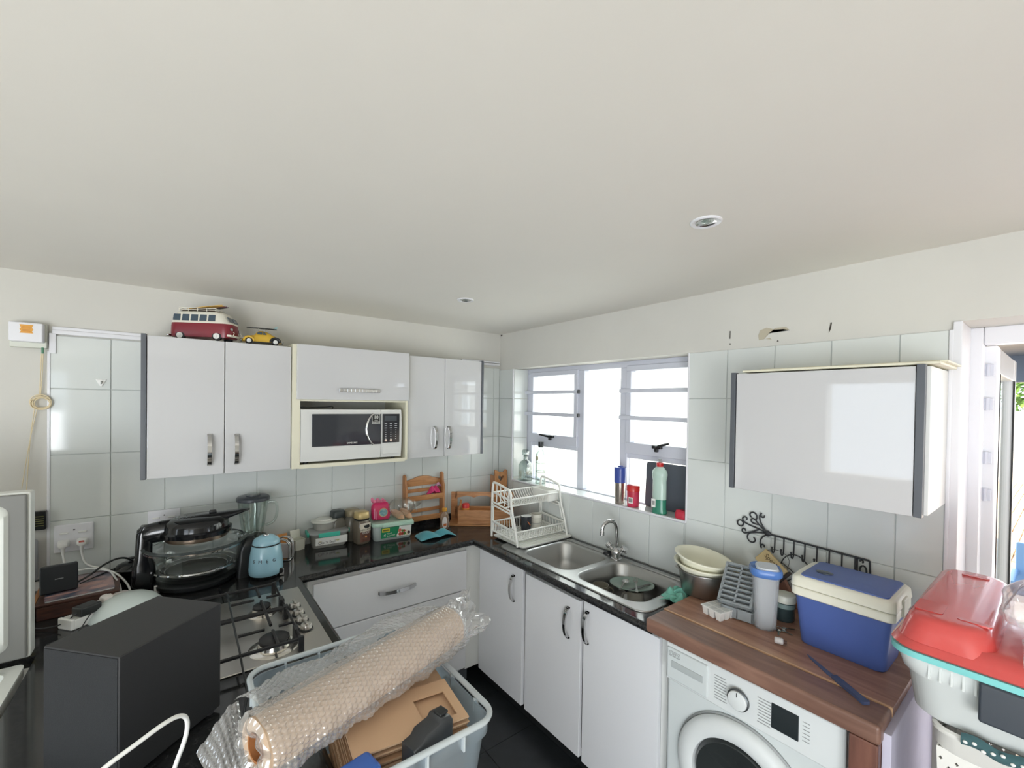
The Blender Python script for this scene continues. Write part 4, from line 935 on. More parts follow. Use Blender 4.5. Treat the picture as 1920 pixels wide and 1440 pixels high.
# lunch box with pink wipes and bread rolls on it
t = thing('lunch_box', 'pale green lidded food box with a green and yellow printed label', 'food container', (-.945, -.150, ZC), math.radians(-6))
LBT = mat('lunch_tub', (206, 218, 214), .25, alpha=.72); LBL = mat('mint_lid', (186, 218, 200), .3)
obj('tub', M().loops([rloop(.222, .128, .022, 0, 6), rloop(.228, .134, .024, .004, 6), rloop(.248, .150, .028, .094, 6), rloop(.240, .142, .026, .094, 6), rloop(.220, .126, .022, .006, 6)]), LBT, t)
obj('lid', M().loops([rloop(.254, .156, .032, .090, 6), rloop(.260, .162, .034, .098, 6), rloop(.256, .158, .032, .108, 6), rloop(.236, .138, .028, .110, 6), rloop(.230, .132, .026, .104, 6)]).box(-.07, .125, -.085, -.078, .084, .104, bev=.003), LBL, t)
Rl = RotM('X', 5, (0, -.07, 0))
lb = obj('label', M().box(-.078, .108, -.0730, -.0712, .018, .082, mtx=Rl), mat('label_green', (40, 140, 96), .45), t, smooth=False)
obj('label_picture', M().prism([(.020, .018), (.108, .018), (.108, .082), (.034, .082), (.030, .055), (.024, .038), (.018, .028)], -.0738, -.073, 'y', mtx=Rl), LABELW, lb, smooth=False)
rnd = random.Random(11)
for k, c_ in enumerate(((196, 92, 70), (170, 60, 50), (92, 130, 60), (226, 210, 180), (60, 40, 44), (206, 120, 100), (110, 140, 70), (190, 80, 60), (230, 220, 200))):
    obj('label_food', M().cyl((.040+(k % 5)*.014+rnd.uniform(-.003, .003), -.0744, .030+(k//5)*.018+rnd.uniform(-.004, .008)), .008+rnd.uniform(0, .003), .0008, 'y', 12, mtx=Rl), mat('food_print_%d' % k, c_, .5), lb)
yb = obj('label_badge', M().box(-.072, -.026, -.0738, -.073, .056, .078, bev=.0003, mtx=Rl), mat('label_yellow', (226, 206, 70), .45), lb, smooth=False)
obj('badge_outline', M().box(-.066, -.032, -.0742, -.0738, .062, .072, mtx=Rl), mat('olive_print', (110, 110, 60), .5), yb, smooth=False)
text('label_lettering', '4', .030, lb, (-.056, -.0772, .034), (PI/2+.09, .1, 0), LABELW)
text('label_lettering', 'Your', .0150, lb, (-.026, -.0780, .044), (PI/2+.09, -.12, 0), LABELW); text('label_lettering', 'Lunches', .0150, lb, (-.016, -.0772, .031), (PI/2+.09, -.12, 0), LABELW)
PINK = mat('hot_pink_film', (206, 40, 98), .3, coat=.3); PINKL = mat('light_pink_film', (226, 130, 160), .25)
t = thing('wipes_packet', 'bright pink packet of wipes with round silver window leaning on the lunch box lid', 'wipes packet', (-1.000, -.128, ZC+.1105), math.radians(-10))
obj('packet', M().loops([[(x*s_, y*q, z) for x, y in rrect(.112, .052, .02, 5)] for s_, q, z in ((.86, .7, 0), (1, 1, .012), (1.03, 1.06, .05), (1, .98, .085), (.84, .8, .102), (.70, .5, .108))], mtx=RotM('X', -10)), PINK, t, ang=60)
obj('folded_top', M().grid(lambda u, v: (-.055+.09*u, .006+.030*v+.006*math.sin(u*25), .100+.030*v*(1-.4*u)+.008*math.sin(u*18+v*6)), 22, 7), PINKL, t, ang=80)
o = obj('window_ring', M().cyl((.010, -.0345, .052), .027, .004, 'y', 32), mat('ring_gold', (220, 190, 130), .3, .3), t)
obj('window', M().cyl((.010, -.0352, .052), .0235, .004, 'y', 32), mat('silver_print', (150, 176, 176), .3, rgb2=(96, 140, 150), vscale=70), o)
obj('print_line', M().box(-.044, -.040, -.034, -.030, .018, .080).box(-.034, -.031, -.034, -.030, .012, .06), mat('pale_pink_print', (232, 150, 180), .4), t, smooth=False)
BUN = mat('bread_crust', (196, 150, 116), .7, rgb2=(216, 178, 148), vscale=22, bump=.15, bscale=60)
BAG = glass('clear_bag', (246, 246, 244), .06, .5, (240, 238, 232), .08)
for x, y, rz_, lab in ((-.904, -.145, .55, 'oval bread roll beside the pink packet on the lunch box'), (-.852, -.150, .45, 'oval bread roll at the right end of the lunch box lid')):
    b_ = M().grid(lambda u, v: (.024*math.sin(PI*v)**.6*math.cos(2*PI*u)*(1+.06*math.sin(9*v)), .056*(2*v-1), .026+.024*math.sin(PI*v)**.6*math.sin(2*PI*u)), 20, 14, wrapu=True)
    tag(obj('bread_roll', b_, BUN, None, loc=(x, y, ZC+.112), rot=(.42, 0, rz_)), lab, 'bread roll', 'bread rolls in the clear bag')
t = thing('bread_bag', 'clear plastic bag twisted round two bread rolls on the lunch box', 'bag', (-.870, -.145, ZC+.112))
rnd = random.Random(2)
def bagf(u, v):
    a = 2*PI*u; k = math.sin(PI*min(1, v*1.15+.08))**.5
    w = 1+.10*math.sin(5*a+7*v)+.07*math.sin(11*a-9*v)
    if v < .72: return ((.082*k*w)*math.cos(a)-.005, (.062*k*w)*math.sin(a), .002+.118*v/.72)
    q = (v-.72)/.28
    r_ = .012+.030*q*q*(1+.4*math.sin(4*a))
    return (.075+r_*math.cos(a)+.025*q, .0+r_*math.sin(a), .075+.045*q)
obj('film', M().grid(lambda u, v: bagf(u, v*.70), 40, 14, wrapu=True), BAG, t, ang=80)
obj('twisted_neck', M().lathe([(.030, .054), (.022, .040), (.006, .022), (.010, .010), (.020, .0)], 18, (.105, .01, .03), mtx=RotM('Y', 15, (.1, 0, .05))), BAG, t)

# spice rack on the wall with pink cloth
t = thing('spice_rack', 'orange pine two-tier spice rack fixed to the back wall', 'rack', (-.660, -.005, .935))
for x in (-.147, .133):
    obj('side_board', M().prism([(-.060, 0), (-.004, 0), (-.004, .318), (-.020, .330), (-.040, .318), (-.044, .280), (-.060, .24)], x, x+.014, 'x', bev=.001), PINEX, t)
obj('top_rail', M().prism([(-.133, .245), (.133, .245), (.133, .282), (.09, .292), (.04, .308), (0, .312), (-.04, .308), (-.09, .292), (-.133, .282)], -.018, -.006, 'y', bev=.001), PINE, t)
for z in (.150, .010):
    obj('shelf_board', M().box(-.133, .133, -.058, -.006, z, z+.010, bev=.001), PINE, t)
    obj('front_rail', M().box(-.133, .133, -.062, -.054, z+.008, z+.036, bev=.002), PINE, t)
    obj('back_rail', M().box(-.133, .133, -.014, -.006, z+.050, z+.074, bev=.002), PINE, t)
def cloth(name, mtl, lab, loc, rz, f, nu=40, nv=40, th=.002, cat='cloth'):
    o = obj(name, M().grid(f, nu, nv), mtl, None, ang=80, loc=loc, rot=(0, 0, rz))
    md = o.modifiers.new('thickness', 'SOLIDIFY'); md.thickness = th; md.offset = 1
    return tag(o, lab, cat)
PKC = mat('pink_cloth', (214, 56, 116), .9, sheen=.3, bump=.2, bscale=120)
cloth('cleaning_cloth', PKC, 'bright pink crumpled cloth on the upper shelf of the spice rack', (-.588, -.036, 1.099), 0, lambda u, v: (.062*(2*u-1)*(1-.25*v), .018*(2*v-1)+.004*math.sin(u*14), .006+.062*math.sin(PI*u)**.8*math.sin(PI*(.15+.8*v))*(1+.18*math.sin(u*17+v*5))))
cloth('cleaning_cloth', mat('lilac_cloth', (208, 160, 186), .9), 'small pale pink cloth draped over the top right of the spice rack', (-.548, -.030, 1.150), 0, lambda u, v: (.024*(2*u-1), .012*(2*v-1), .006+.034*math.sin(PI*u)*math.sin(PI*(.2+.7*v))), 16, 14)
# honey bottle
t = thing('honey_bottle', 'squeezy honey bottle with orange cap and oval white label', 'bottle', (-.590, -.205, ZC), math.radians(10))
obj('bottle', M().lathe([(0, 0), (.030, 0), (.034, .006), (.034, .030), (.031, .055), (.034, .085), (.028, .105), (.014, .118), (.013, .124), (0, .124)], 32, sy=.72), mat('honey_clear', (176, 150, 128), .12, alpha=.55), t)
obj('honey', M().lathe([(0, .004), (.028, .004), (.031, .010), (.030, .050), (.031, .070), (0, .072)], 28, sy=.70), mat('dark_honey', (96, 54, 30), .2), t)
obj('cap', M().cyl((0, 0, .122), .017, .022, 'z', 24, bev=.003), mat('orange_cap', (222, 160, 60), .4), t)
lb = obj('label', M().prism([(.019*math.cos(a)-.010, .052+.040*math.sin(a)) for a in [2*PI*i/24 for i in range(24)]], -.0262, -.0248, 'y', mtx=RotM('Z', -12)), mat('honey_label', (222, 214, 210), .5), t)
obj('label_print', M().box(-.020, .002, -.0268, -.0262, .028, .046, mtx=RotM('Z', -12)), mat('honey_print', (196, 110, 60), .5), lb, smooth=False)
for k in range(8): obj('grip_rib', M().tube([(.016, -.0215, .018+k*.009), (.026, -.0165, .018+k*.009), (.033, -.004, .018+k*.009)], .0012, n=5), LABELW, t)
cloth('dish_cloth', mat('turquoise_cloth', (84, 160, 172), .92, sheen=.3, bump=.2, bscale=140), 'turquoise microfibre cloth crumpled on the back worktop', (-.712, -.318, ZC+.002), -.1,
      lambda u, v: (.118*(2*u-1), (.05+.022*math.sin(PI*u*2+.5))*(2*v-1)+.012*math.sin(u*9), .002+.050*max(0, math.sin(PI*(1.02*u)))**.7*(.35+.65*abs(math.sin(u*5.6+v*1.2)))*math.sin(PI*(.08+.86*v))), 50, 30)
# corner caddy, tall heart board, red-capped jar
t = thing('bottle_caddy', 'orange pine caddy with a handle cut-out standing across the corner', 'caddy', (-.285, -.215, ZC), math.radians(-36))
obj('base_board', M().box(-.235, .22, -.10, .085, 0, .012, bev=.002), PINE, t)
m = M(); m.box(-.235, -.190, .060, .078, .012, .205, bev=.002).box(.19, .22, .060, .078, .012, .205, bev=.002).box(-.205, .19, .060, .078, .012, .10, bev=.001).prism([(-.205, .205), (.19, .205), (.19, .182), (.10, .176), (.06, .165), (.02, .178), (-.03, .178), (-.07, .165), (-.12, .178), (-.205, .160)], .060, .078, 'y')
obj('back_board', m, PINE, t)
obj('front_board', M().box(-.170, .21, -.094, -.080, .030, .108, bev=.002), PINE, t)
obj('front_moulding', M().box(-.172, .21, -.099, -.078, .012, .032, bev=.004), PINE, t)
for x in (-.170, .196): obj('end_board', M().prism([(-.080, .012), (.062, .012), (.062, .150), (-.02, .118), (-.080, .112)], x, x+.014, 'x', bev=.001), PINEX, t)
t = thing('sauce_bottle', 'bottle with a red cap standing inside the pine caddy', 'bottle', (-.415, -.190, ZC+.013))
obj('body', M().lathe([(0, 0), (.024, 0), (.026, .004), (.026, .090), (.022, .100), (0, .100)], 24), mat('sauce_amber', (196, 120, 50), .3), t)
obj('cap', M().lathe([(0, .100), (.025, .100), (.025, .132), (.021, .137), (0, .138)], 24), RED, t)
obj('cap_ring', M().lathe([(.0255, .098), (.027, .100), (.027, .105), (.0255, .106)], 24), mat('cap_amber', (224, 160, 70), .4), t)
t = thing('board_holder', 'tall wooden holder with a heart cut-out in the corner by the window', 'holder', (-.062, -.088, ZC), math.radians(-14))
m = M(); W_, H_ = .050, .352
heart = [(0, .262), (.020, .285), (.024, .300), (.014, .306), (.004, .300), (0, .296), (-.004, .300), (-.014, .306), (-.024, .300), (-.020, .285)]
b_ = bmesh.new()
outl = [(-W_, 0), (W_, 0), (W_, .345), (W_-.012, .352), (.016, .332), (-.012, .334), (-W_+.006, .350), (-W_, .345)]
for yy in (-.05, -.036):
    eo = []
    for loop in (outl, heart):
        vv = [b_.verts.new((x, yy, z)) for x, z in loop]; eo += [b_.edges.new((vv[i], vv[(i+1) % len(vv)])) for i in range(len(vv))]
    bmesh.ops.triangle_fill(b_, use_beauty=True, edges=eo)
for loop in (outl, heart):
    for i in range(len(loop)):
        p, q = loop[i], loop[(i+1) % len(loop)]
        b_.faces.new([b_.verts.new(v) for v in ((p[0], -.05, p[1]), (q[0], -.05, q[1]), (q[0], -.036, q[1]), (p[0], -.036, p[1]))])
bmesh.ops.remove_doubles(b_, verts=b_.verts, dist=1e-5); bmesh.ops.recalc_face_normals(b_, faces=b_.faces)
m._merge(b_)
obj('heart_board', m, PINEX, t, smooth=False)
obj('side_board', M().box(W_-.012, W_, -.036, .05, 0, .30, bev=.002), PINEX, t); obj('side_board', M().box(-W_, -W_+.012, -.036, .05, 0, .30, bev=.002), PINEX, t)
obj('base_board', M().box(-W_+.012, W_-.012, -.036, .05, 0, .014), PINE, t)

# ------------------------------------------------------------------ left end of the worktop
BRN = wood('dark_mahogany', (58, 34, 28), (74, 44, 34), (92, 56, 42), (3, 14, 14), .45)
t = thing('wooden_tray', 'dark brown wooden box with an orange-brown end under magazine and router', 'box', (-2.335, -.235, ZC), math.radians(4))
obj('body', M().box(-.105, .125, -.155, .15, 0, .052, bev=.003), BRN, t)
obj('lid_board', M().box(-.108, .128, -.158, .153, .053, .062, bev=.002), BRN, t)
o = obj('end_board', M().box(-.122, -.1085, -.155, .15, 0, .062, bev=.002), mat('orange_end', (150, 96, 48), .5, var=.2), t); o['label'] = 'orange-brown end board'
MAG = mat('magazine_cover', (64, 84, 104), .3, rgb2=(176, 140, 136), vscale=16)
t = thing('magazine', 'glossy blue and pink magazine lying under the black router', 'magazine', (-2.330, -.255, ZC+.0625), math.radians(8))
obj('pages', M().box(-.095, .10, -.12, .13, 0, .006), mat('page_white', (206, 208, 206), .6), t, smooth=False)
obj('cover', M().box(-.097, .102, -.122, .132, .0062, .0072), MAG, t, smooth=False)
SALM = mat('salmon_print', (190, 150, 142), .3)
for cx, cy, rx, ry in ((.02, -.01, .055, .022), (.055, -.075, .028, .018), (-.05, -.075, .05, .010)): obj('cover_print', M().lathe([(1, .0073), (1, .0076), (0, .0077)], 20, (cx/rx if False else 0, 0, 0), mtx=Tr(cx, cy, 0) @ Matrix.Diagonal((rx, ry, 1, 1))), SALM, t, smooth=False)
t = thing('router', 'flat black router standing upright on the magazine', 'router', (-2.385, -.300, ZC+.0705), math.radians(10))
obj('case', M().box(-.052, .056, -.017, .017, 0, .108, bev=.007, mtx=RotM('X', -8)), mat('router_black', (34, 38, 42), .35), t)
obj('status_light_strip', M().box(.005, .046, -.006, .006, .1075, .1085, mtx=RotM('X', -8)), mat('router_strip', (150, 160, 160), .3), t, smooth=False)
obj('logo_bar', M().box(-.010, .014, -.0178, -.0170, .052, .055, mtx=RotM('X', -8)), GREYP, t, smooth=False)
obj('aerial_stub', M().cyl((-.056, .0, .062), .004, .012, 'x', 10, mtx=Tr(-.008, 0, 0)), BLACK, t)
tag(obj('router_cable', M().tube([(-2.329, -.29, 1.000), (-2.30, -.27, 1.010), (-2.255, -.225, 1.040), (-2.205, -.20, 1.050), (-2.17, -.17, 1.020), (-2.15, -.12, .96), (-2.12, -.06, .909)], .0042, n=8, smooth=3), BLACK), 'black cable arching from the router towards the black pot', 'cable')
tag(obj('thin_cable', M().tube([(-2.326, -.27, .985), (-2.27, -.15, .975), (-2.20, -.10, .985), (-2.16, -.08, .95), (-2.10, -.04, .908)], .0028, n=8, smooth=3), BLACK), 'thinner black cable behind the arching router cable', 'cable')
t = thing('lidded_pot', 'small glossy black lidded pot left of the halogen oven', 'pot', (-2.178, -.115, ZC))
obj('body', M().lathe([(0, 0), (.045, 0), (.055, .008), (.060, .050), (.061, .066), (0, .066)], 36), GLBLACK, t)
obj('rim', M().lathe([(.0605, .064), (.064, .066), (.064, .070), (.0605, .071)], 36), mat('pot_rim', (120, 122, 122), .25, .8), t)
obj('lid', M().lathe([(.060, .071), (.050, .084), (.030, .094), (0, .096)], 36), GLBLACK, t)
obj('lid_knob', M().lathe([(.007, .094), (.007, .102), (.014, .106), (.014, .112), (0, .114)], 20), BLACK, t)
# power strip, plugs, dome
t = thing('power_strip', 'white multi-plug power strip lying in front of the brown box', 'power strip', (-2.325, -.530, ZC), math.radians(40))
obj('body', M().box(0, .24, -.035, .035, 0, .036, bev=.004), WHITEP, t)
obj('end_cap', M().box(-.010, .004, -.035, .035, 0, .040, bev=.005), WHITEP, t)
for k in range(3): obj('outlet', M().cyl((.12+.045*k, 0, .0355), .017, .0015, 'z', 20), mat('outlet_grey', (196, 196, 192), .4), t)
tag(obj('power_adapter', M().box(-.040, .028, -.030, .022, 0, .034, bev=.006), BLACK, None, loc=(-2.275, -.500, ZC+.0365), rot=(0, 0, .7)), 'black adapter plugged into the white power strip', 'adapter')
tag(obj('power_plug', M().taper(.044, .040, .034, .028, 0, .036, bev=.005, vbev=.009), mat('pale_plug', (214, 208, 202), .4), None, loc=(-2.232, -.452, ZC+.0365), rot=(.2, 0, .7)), 'off-white plug in the power strip behind the black adapter', 'plug')
tag(obj('thin_wire', M().tube([(-2.46, -.44, .915), (-2.40, -.49, .910), (-2.335, -.53, .925), (-2.30, -.53, .960), (-2.28, -.53, .965)], .002, n=6, smooth=3).tube([(-2.26, -.53, .95), (-2.27, -.565, .94), (-2.285, -.588, .912), (-2.30, -.60, .908), (-2.36, -.64, .908)], .0018, n=6, smooth=3), BLACK), 'thin black wire running over the white power strip', 'wire')
t = thing('plate_cover', 'white translucent dome cover lying behind the black subwoofer', 'cover', (-2.165, -.475, ZC), math.radians(36))
obj('dome', M().lathe([(.105, 0), (.106, .004), (.099, .020), (.082, .042), (.055, .060), (.025, .068), (0, .070), (0, .067), (.054, .057), (.08, .040), (.097, .018), (.102, .004)], 48, sx=1.15), mat('dome_white', (206, 216, 212), .35, alpha=.92), t)
t = thing('white_bag', 'crumpled white plastic behind the dome cover', 'bag', (-2.20, -.385, ZC))
rnd = random.Random(4)
obj('film', M().grid(lambda u, v: (.070*math.cos(2*PI*u)*math.sin(PI*v)**.7*(1+.2*math.sin(6*PI*u)), .05*math.sin(2*PI*u)*math.sin(PI*v)**.7*(1+.2*math.cos(10*PI*u)), .002+.045*v+.006*math.sin(8*PI*u+4*v)), 36, 10, wrapu=True), mat('bag_white', (214, 208, 204), .4), t, ang=80)
t = thing('plug_tag', 'small white plug end beside the foot of the halogen oven', 'plug', (-2.078, -.330, ZC)); obj('body', M().box(-.010, .010, -.008, .008, 0, .030, bev=.002), WHITEP, t)
# subwoofer
t = thing('subwoofer', 'large matt black subwoofer box on the worktop in front of the hob', 'subwoofer', (-2.0735, -1.363, ZC), math.atan2(.1725, .190))
obj('cabinet', M().box(-.130, .130, -.1035, .1035, .010, .295, bev=.003), MATBLACK, t)
o = obj('front_cloth', M().box(-.1315, -.1302, -.100, .100, .014, .291), mat('speaker_cloth', (33, 35, 37), .9, bump=.4, bscale=500), t, smooth=False)
for sx in (-.11, .11):
    for sy in (-.085, .085): obj('foot', M().cyl((sx, sy, 0), .012, .010, 'z', 14), RUBBER, t)
# white cable loop in front of the subwoofer: stiff cable rising from the worktop
D0 = 1.0
def cam_pt(px, py, depth):
    return CAM + Fv*depth + Rv*((px-960)/807.9763*depth) - Uv*((py-765.5934)/807.9763*depth)
cb_ = [(-2.160, -1.80, ZC+.005), (-2.157, -1.79, .98), (-2.148, -1.775, 1.045), (-2.133, -1.765, 1.090), (-2.105, -1.752, 1.113), (-2.060, -1.735, 1.125), (-2.020, -1.715, 1.135), (-1.995, -1.70, 1.132), (-1.983, -1.69, 1.112), (-1.986, -1.69, 1.075), (-2.005, -1.70, 1.03), (-2.02, -1.72, .97), (-2.025, -1.74, ZC+.005)]
tag(obj('white_cable', M().tube(cb_, .0042, n=10, smooth=3), WHITEP), 'stiff white cable looping up in front of the black subwoofer', 'cable')
# chest freezer with raised lid
FW = mat('freezer_white', (220, 222, 216), .3); FG = mat('gasket_grey', (116, 116, 112), .6)
t = thing('chest_freezer', 'white chest freezer with raised lid and grey rubber gasket beside the worktop', 'freezer', (-2.72, -1.15, 0))
obj('body', M().loops([rloop(.66, .80, .02, .01, 4), rloop(.66, .80, .02, .905, 4), rloop(.60, .74, .03, .905, 4), rloop(.58, .72, .03, .12, 4)], cap1=True), FW, t)
obj('rim_collar', M().loops([rloop(.666, .806, .02, .875, 4), rloop(.666, .806, .02, .907, 4), rloop(.61, .75, .03, .908, 4)], cap0=False, cap1=False), FW, t)
obj('paper_note', M().box(.24, .31, -.32, -.22, .9085, .9095), LABELW, t, smooth=False)
ld = obj('lid', M().box(-.33, .345, .398, .452, .925, 1.455, bev=.008), FW, t)
obj('gasket', M().box(-.325, .338, .386, .398, .930, 1.450, bev=.006), FG, ld)
obj('lid_liner', M().loops([[(-.0+x, yy, 1.19+z) for x, z in rrect(w, h, r, 6)] for w, h, r, yy in ((.60, .46, .03, .386), (.585, .445, .03, .372), (.54, .40, .04, .368), (.51, .37, .04, .376))]), FW, ld)
obj('hinge', M().cyl((.20, .44, .905), .010, .05, 'x', 14), FG, t)

# ------------------------------------------------------------------ by the sink
DR = mat('rack_white', (232, 232, 226), .3)
t = thing('dish_rack', 'two-tier white plastic dish rack on a drip tray beside the left sink bowl', 'dish rack', (0, 0, ZC+.0065))
RX0, RX1 = -.432, -.028
tr_ = obj('drip_tray', M().loops([[(x-.222, y-.690, z) for x, y in rrect(w, h, .02, 5)] for w, h, z in ((.400, .300, .003), (.410, .310, .012), (.404, .304, .013), (.394, .294, .006))]), DR, t)
for i in range(14): obj('tray_rib', M().box(-.41, -.03, -.83+i*.0205, -.824+i*.0205, .006, .0085), DR, tr_, smooth=False)
for k, x in enumerate((RX0, RX1)):
    m = M()
    # outline: back leg upright, front leg slanting, arched top
    ol = [(x, -.535, .004), (x, -.535, .25), (x, -.540, .335), (x, -.556, .352), (x, -.690, .328), (x, -.722, .318), (x, -.728, .29), (x, -.735, .215), (x, -.775, .11), (x, -.800, .004)]
    m.tube(ol, .0075, n=8, smooth=1)
    m.tube([(x, -.535, .225), (x, -.735, .200)], .006, n=6).tube([(x, -.535, .205), (x, -.740, .182)], .006, n=6)
    m.tube([(x, -.535, .105), (x, -.780, .085)], .006, n=6).tube([(x, -.535, .045), (x, -.795, .030)], .006, n=6)
    m.tube([(x, -.550, .05), (x, -.550, .21)], .005, n=6).tube([(x, -.755, .10), (x, -.722, .20)], .005, n=6)
    for q in range(5): m.tube([(x, -.545+(-.04*q), .235-.005*q), (x, -.545-.04*q, .345-.007*q)], .003, n=5)
    m.tube([(x, -.54, .285), (x, -.722, .262)], .003, n=5)
    for q in range(8): m.tube([(x, -.545-.031*q, .045-.002*q), (x, -.545-.029*q, .10-.0025*q)], .003, n=5)
    for q in range(6): m.tube([(x, -.535, .06+.024*q), (x, -.550, .06+.024*q)], .003, n=5)
    obj('end_frame', m, DR, t)
bk = obj('lower_basket_rim', M().tube([(RX0, -.545, .098), (RX1, -.545, .098), (RX1, -.778, .082), (RX0, -.778, .082)], .006, n=8, closed=True), DR, t)
m = M()
for i in range(20):
    x = RX0+.01+i*(RX1-RX0-.02)/19
    m.tube([(x, -.545, .096), (x, -.550, .040), (x, -.770, .030), (x, -.778, .080)], .0028, n=5)
for j in range(11): y = -.56-j*.0205; m.tube([(RX0, y, .038-j*.0009), (RX1, y, .038-j*.0009)], .0035, n=5)
obj('lower_basket', m, DR, t)
m = M(); m.tube([(RX0, -.545, .283), (RX1, -.545, .283), (RX1, -.722, .268), (RX0, -.722, .268)], .0055, n=8, closed=True)
m.tube([(RX0, -.590, .222), (RX1, -.590, .222)], .004, n=6).tube([(RX0, -.680, .214), (RX1, -.680, .214)], .004, n=6)
obj('plate_tier', m, DR, t)
for i in range(15):
    x = RX0+.035+i*.0195
    obj('plate_slot', M().tube([(x, -.548, .282), (x+.010, -.565, .235), (x+.012, -.60, .222), (x+.012, -.67, .214), (x+.010, -.705, .232), (x, -.720, .268)], .0028, n=5, smooth=1), DR, t)
obj('cutlery_cup', M().loops([[(x-.075, y-.634, z) for x, y in rrect(w, h, .012, 4)] for w, h, z in ((.080, .16, .215), (.086, .172, .285), (.080, .166, .285), (.074, .154, .219))]), DR, t)
def mug(name, lab, x, y, z, r, h, m_, inner, tilt=0, handle=True, rz=0, rest=None):
    t = thing(name, lab, 'mug', (x, y, z), rz)
    obj('body', M().lathe([(0, 0), (r*.86, 0), (r*.9, .003), (r, h*.5), (r, h), (r*.93, h), (r*.92, h*.5), (r*.82, .006), (0, .006)], 36), m_, t)
    if handle: obj('handle', M().tube([(r*.97, 0, h*.82), (r*1.5, 0, h*.78), (r*1.62, 0, h*.5), (r*1.4, 0, h*.25), (r*.95, 0, h*.2)], .0055, n=8, smooth=2), m_, t)
    return t
t = mug('mug', 'black mug turned upside down with an orange mark in the lower dish rack', -.250, -.655, ZC+.049, .036, .088, mat('mug_black', (44, 46, 50), .2), None, rz=1.2)
o = obj('orange_mark', M().tube([(-.0365*math.cos(a)-0, .0365*math.sin(a), .05+.012*math.sin((a+.2)*5)) for a in [-.5+.07*i for i in range(9)]], .0022, n=6), mat('orange_mark', (206, 116, 70), .4), t)
obj('inner_base', M().lathe([(.0, .0885), (.030, .0885), (.034, .0895), (0, .0905)], 28), WHITEP, t)
t = mug('mug', 'white mug with faint lines in the lower dish rack behind the black mug', -.155, -.640, ZC+.049, .036, .086, mat('mug_white', (220, 218, 206), .25), None, rz=.6)
for z in (.030, .060): obj('line_band', M().lathe([(.0345, z), (.0368, z), (.0368, z+.002), (.0345, z+.002)], 30), mat('mug_line_grey', (150, 152, 146), .4), t)
# in the right bowl
PLT = mat('sage_plate', (140, 160, 150), .2)
def dish(name, lab, x, y, z, r, m_, tilt, cat='plate'):
    o = obj(name, M().lathe([(0, .0), (r*.6, 0), (r*.64, .004), (r*.92, .017), (r, .021), (r*.995, .024), (r*.9, .021), (r*.62, .009), (0, .006)], 56), m_, None, loc=(x, y, z), rot=tilt)
    return tag(o, lab, cat)
dish('dinner_plate', 'sage green plate resting on other crockery in the right sink bowl', -.205, -1.437, ZC-.062, .108, PLT, (math.radians(-3), math.radians(4), 0))
t = mug('mug', 'upturned mug carrying the sage plate in the sink', -.205, -1.46, ZC-.158, .040, .094, mat('mug_white', (220, 218, 206), .25), None, rz=2.2)
CUT = mat('cutlery_steel', (190, 190, 186), .18, 1.0)
def lay(name, lab, cat, p, q, z, L):
    a = math.atan2(q[1]-p[1], q[0]-p[0]); t = thing(name, lab, cat, (p[0], p[1], z)); t.rotation_euler = (0, math.radians(1), a); return t
t = lay('spoon', 'steel spoon lying on the sage plate in the sink', 'spoon', (-.205, -1.398), (-.290, -1.440), ZC-.040, .15)
obj('bowl', M().lathe([(1, .0), (.8, -.004), (.4, -.008), (0, -.009)], 24, mtx=Matrix.Diagonal((.026, .018, 1, 1))), CUT, t); obj('handle', M().loops([[(x, -w, z), (x, w, z), (x, w, z+.0025), (x, -w, z+.0025)] for x, w, z in ((.022, .006, -.002), (.038, .0035, .003), (.09, .004, .006), (.125, .006, .006), (.128, .004, .006))]), CUT, t)
t = lay('fork', 'steel fork crossing a knife on the sage plate', 'fork', (-.175, -1.438), (-.265, -1.510), ZC-.036, .16)
for y in (-.009, -.003, .003, .009): obj('tine', M().tube([(-.035, y, .004), (-.010, y, -.001), (.004, y*.9, .0)], .0016, n=6), CUT, t)
obj('handle', M().loops([[(x, -w, z), (x, w, z), (x, w, z+.0025), (x, -w, z+.0025)] for x, w, z in ((.0, .011, -.001), (.016, .009, .002), (.030, .0035, .004), (.10, .004, .006), (.135, .007, .006), (.14, .004, .006))]), CUT, t)
t = lay('table_knife', 'dark steel table knife lying under the fork', 'knife', (-.150, -1.490), (-.275, -1.470), ZC-.042, .16); KN = mat('knife_steel', (120, 122, 122), .25, 1.0)
obj('blade', M().loops([[(x, -w, 0), (x, w, 0), (x, w, .0015), (x, -w, .0015)] for x, w in ((-.02, .003), (-.01, .007), (.06, .009), (.075, .006))]), KN, t); obj('handle', M().loops([[(x, -w, -.001), (x, w, -.001), (x, w, .003), (x, -w, .003)] for x, w in ((.075, .005), (.11, .006), (.14, .008), (.145, .006))]), KN, t)
t = mug('mug', 'glass mug half hidden at the left side of the right sink bowl', -.340, -1.352, ZC-.125, .040, .085, mat('mug_glassy', (150, 146, 132), .2, alpha=.7), None, rz=-.6)
cloth('dish_cloth', mat('mint_cloth', (118, 186, 168), .9, sheen=.3, bump=.2, bscale=120), 'mint green cloth hanging over the right rim of the sink', (-.270, -1.722, ZC+.010), .3,
      lambda u, v: (.058*(2*u-1)*(1+.15*math.sin(v*7))+.006*math.sin(v*23), .046*(2*v-1)+.012*math.sin(u*19+2*v), .002+.046*math.sin(PI*min(1, u*.97+.02))**.6*math.sin(PI*(.06+.88*v))**.7*(.62+.26*math.sin(u*17+v*13)+.2*math.sin(u*9-v*21))), 60, 50)

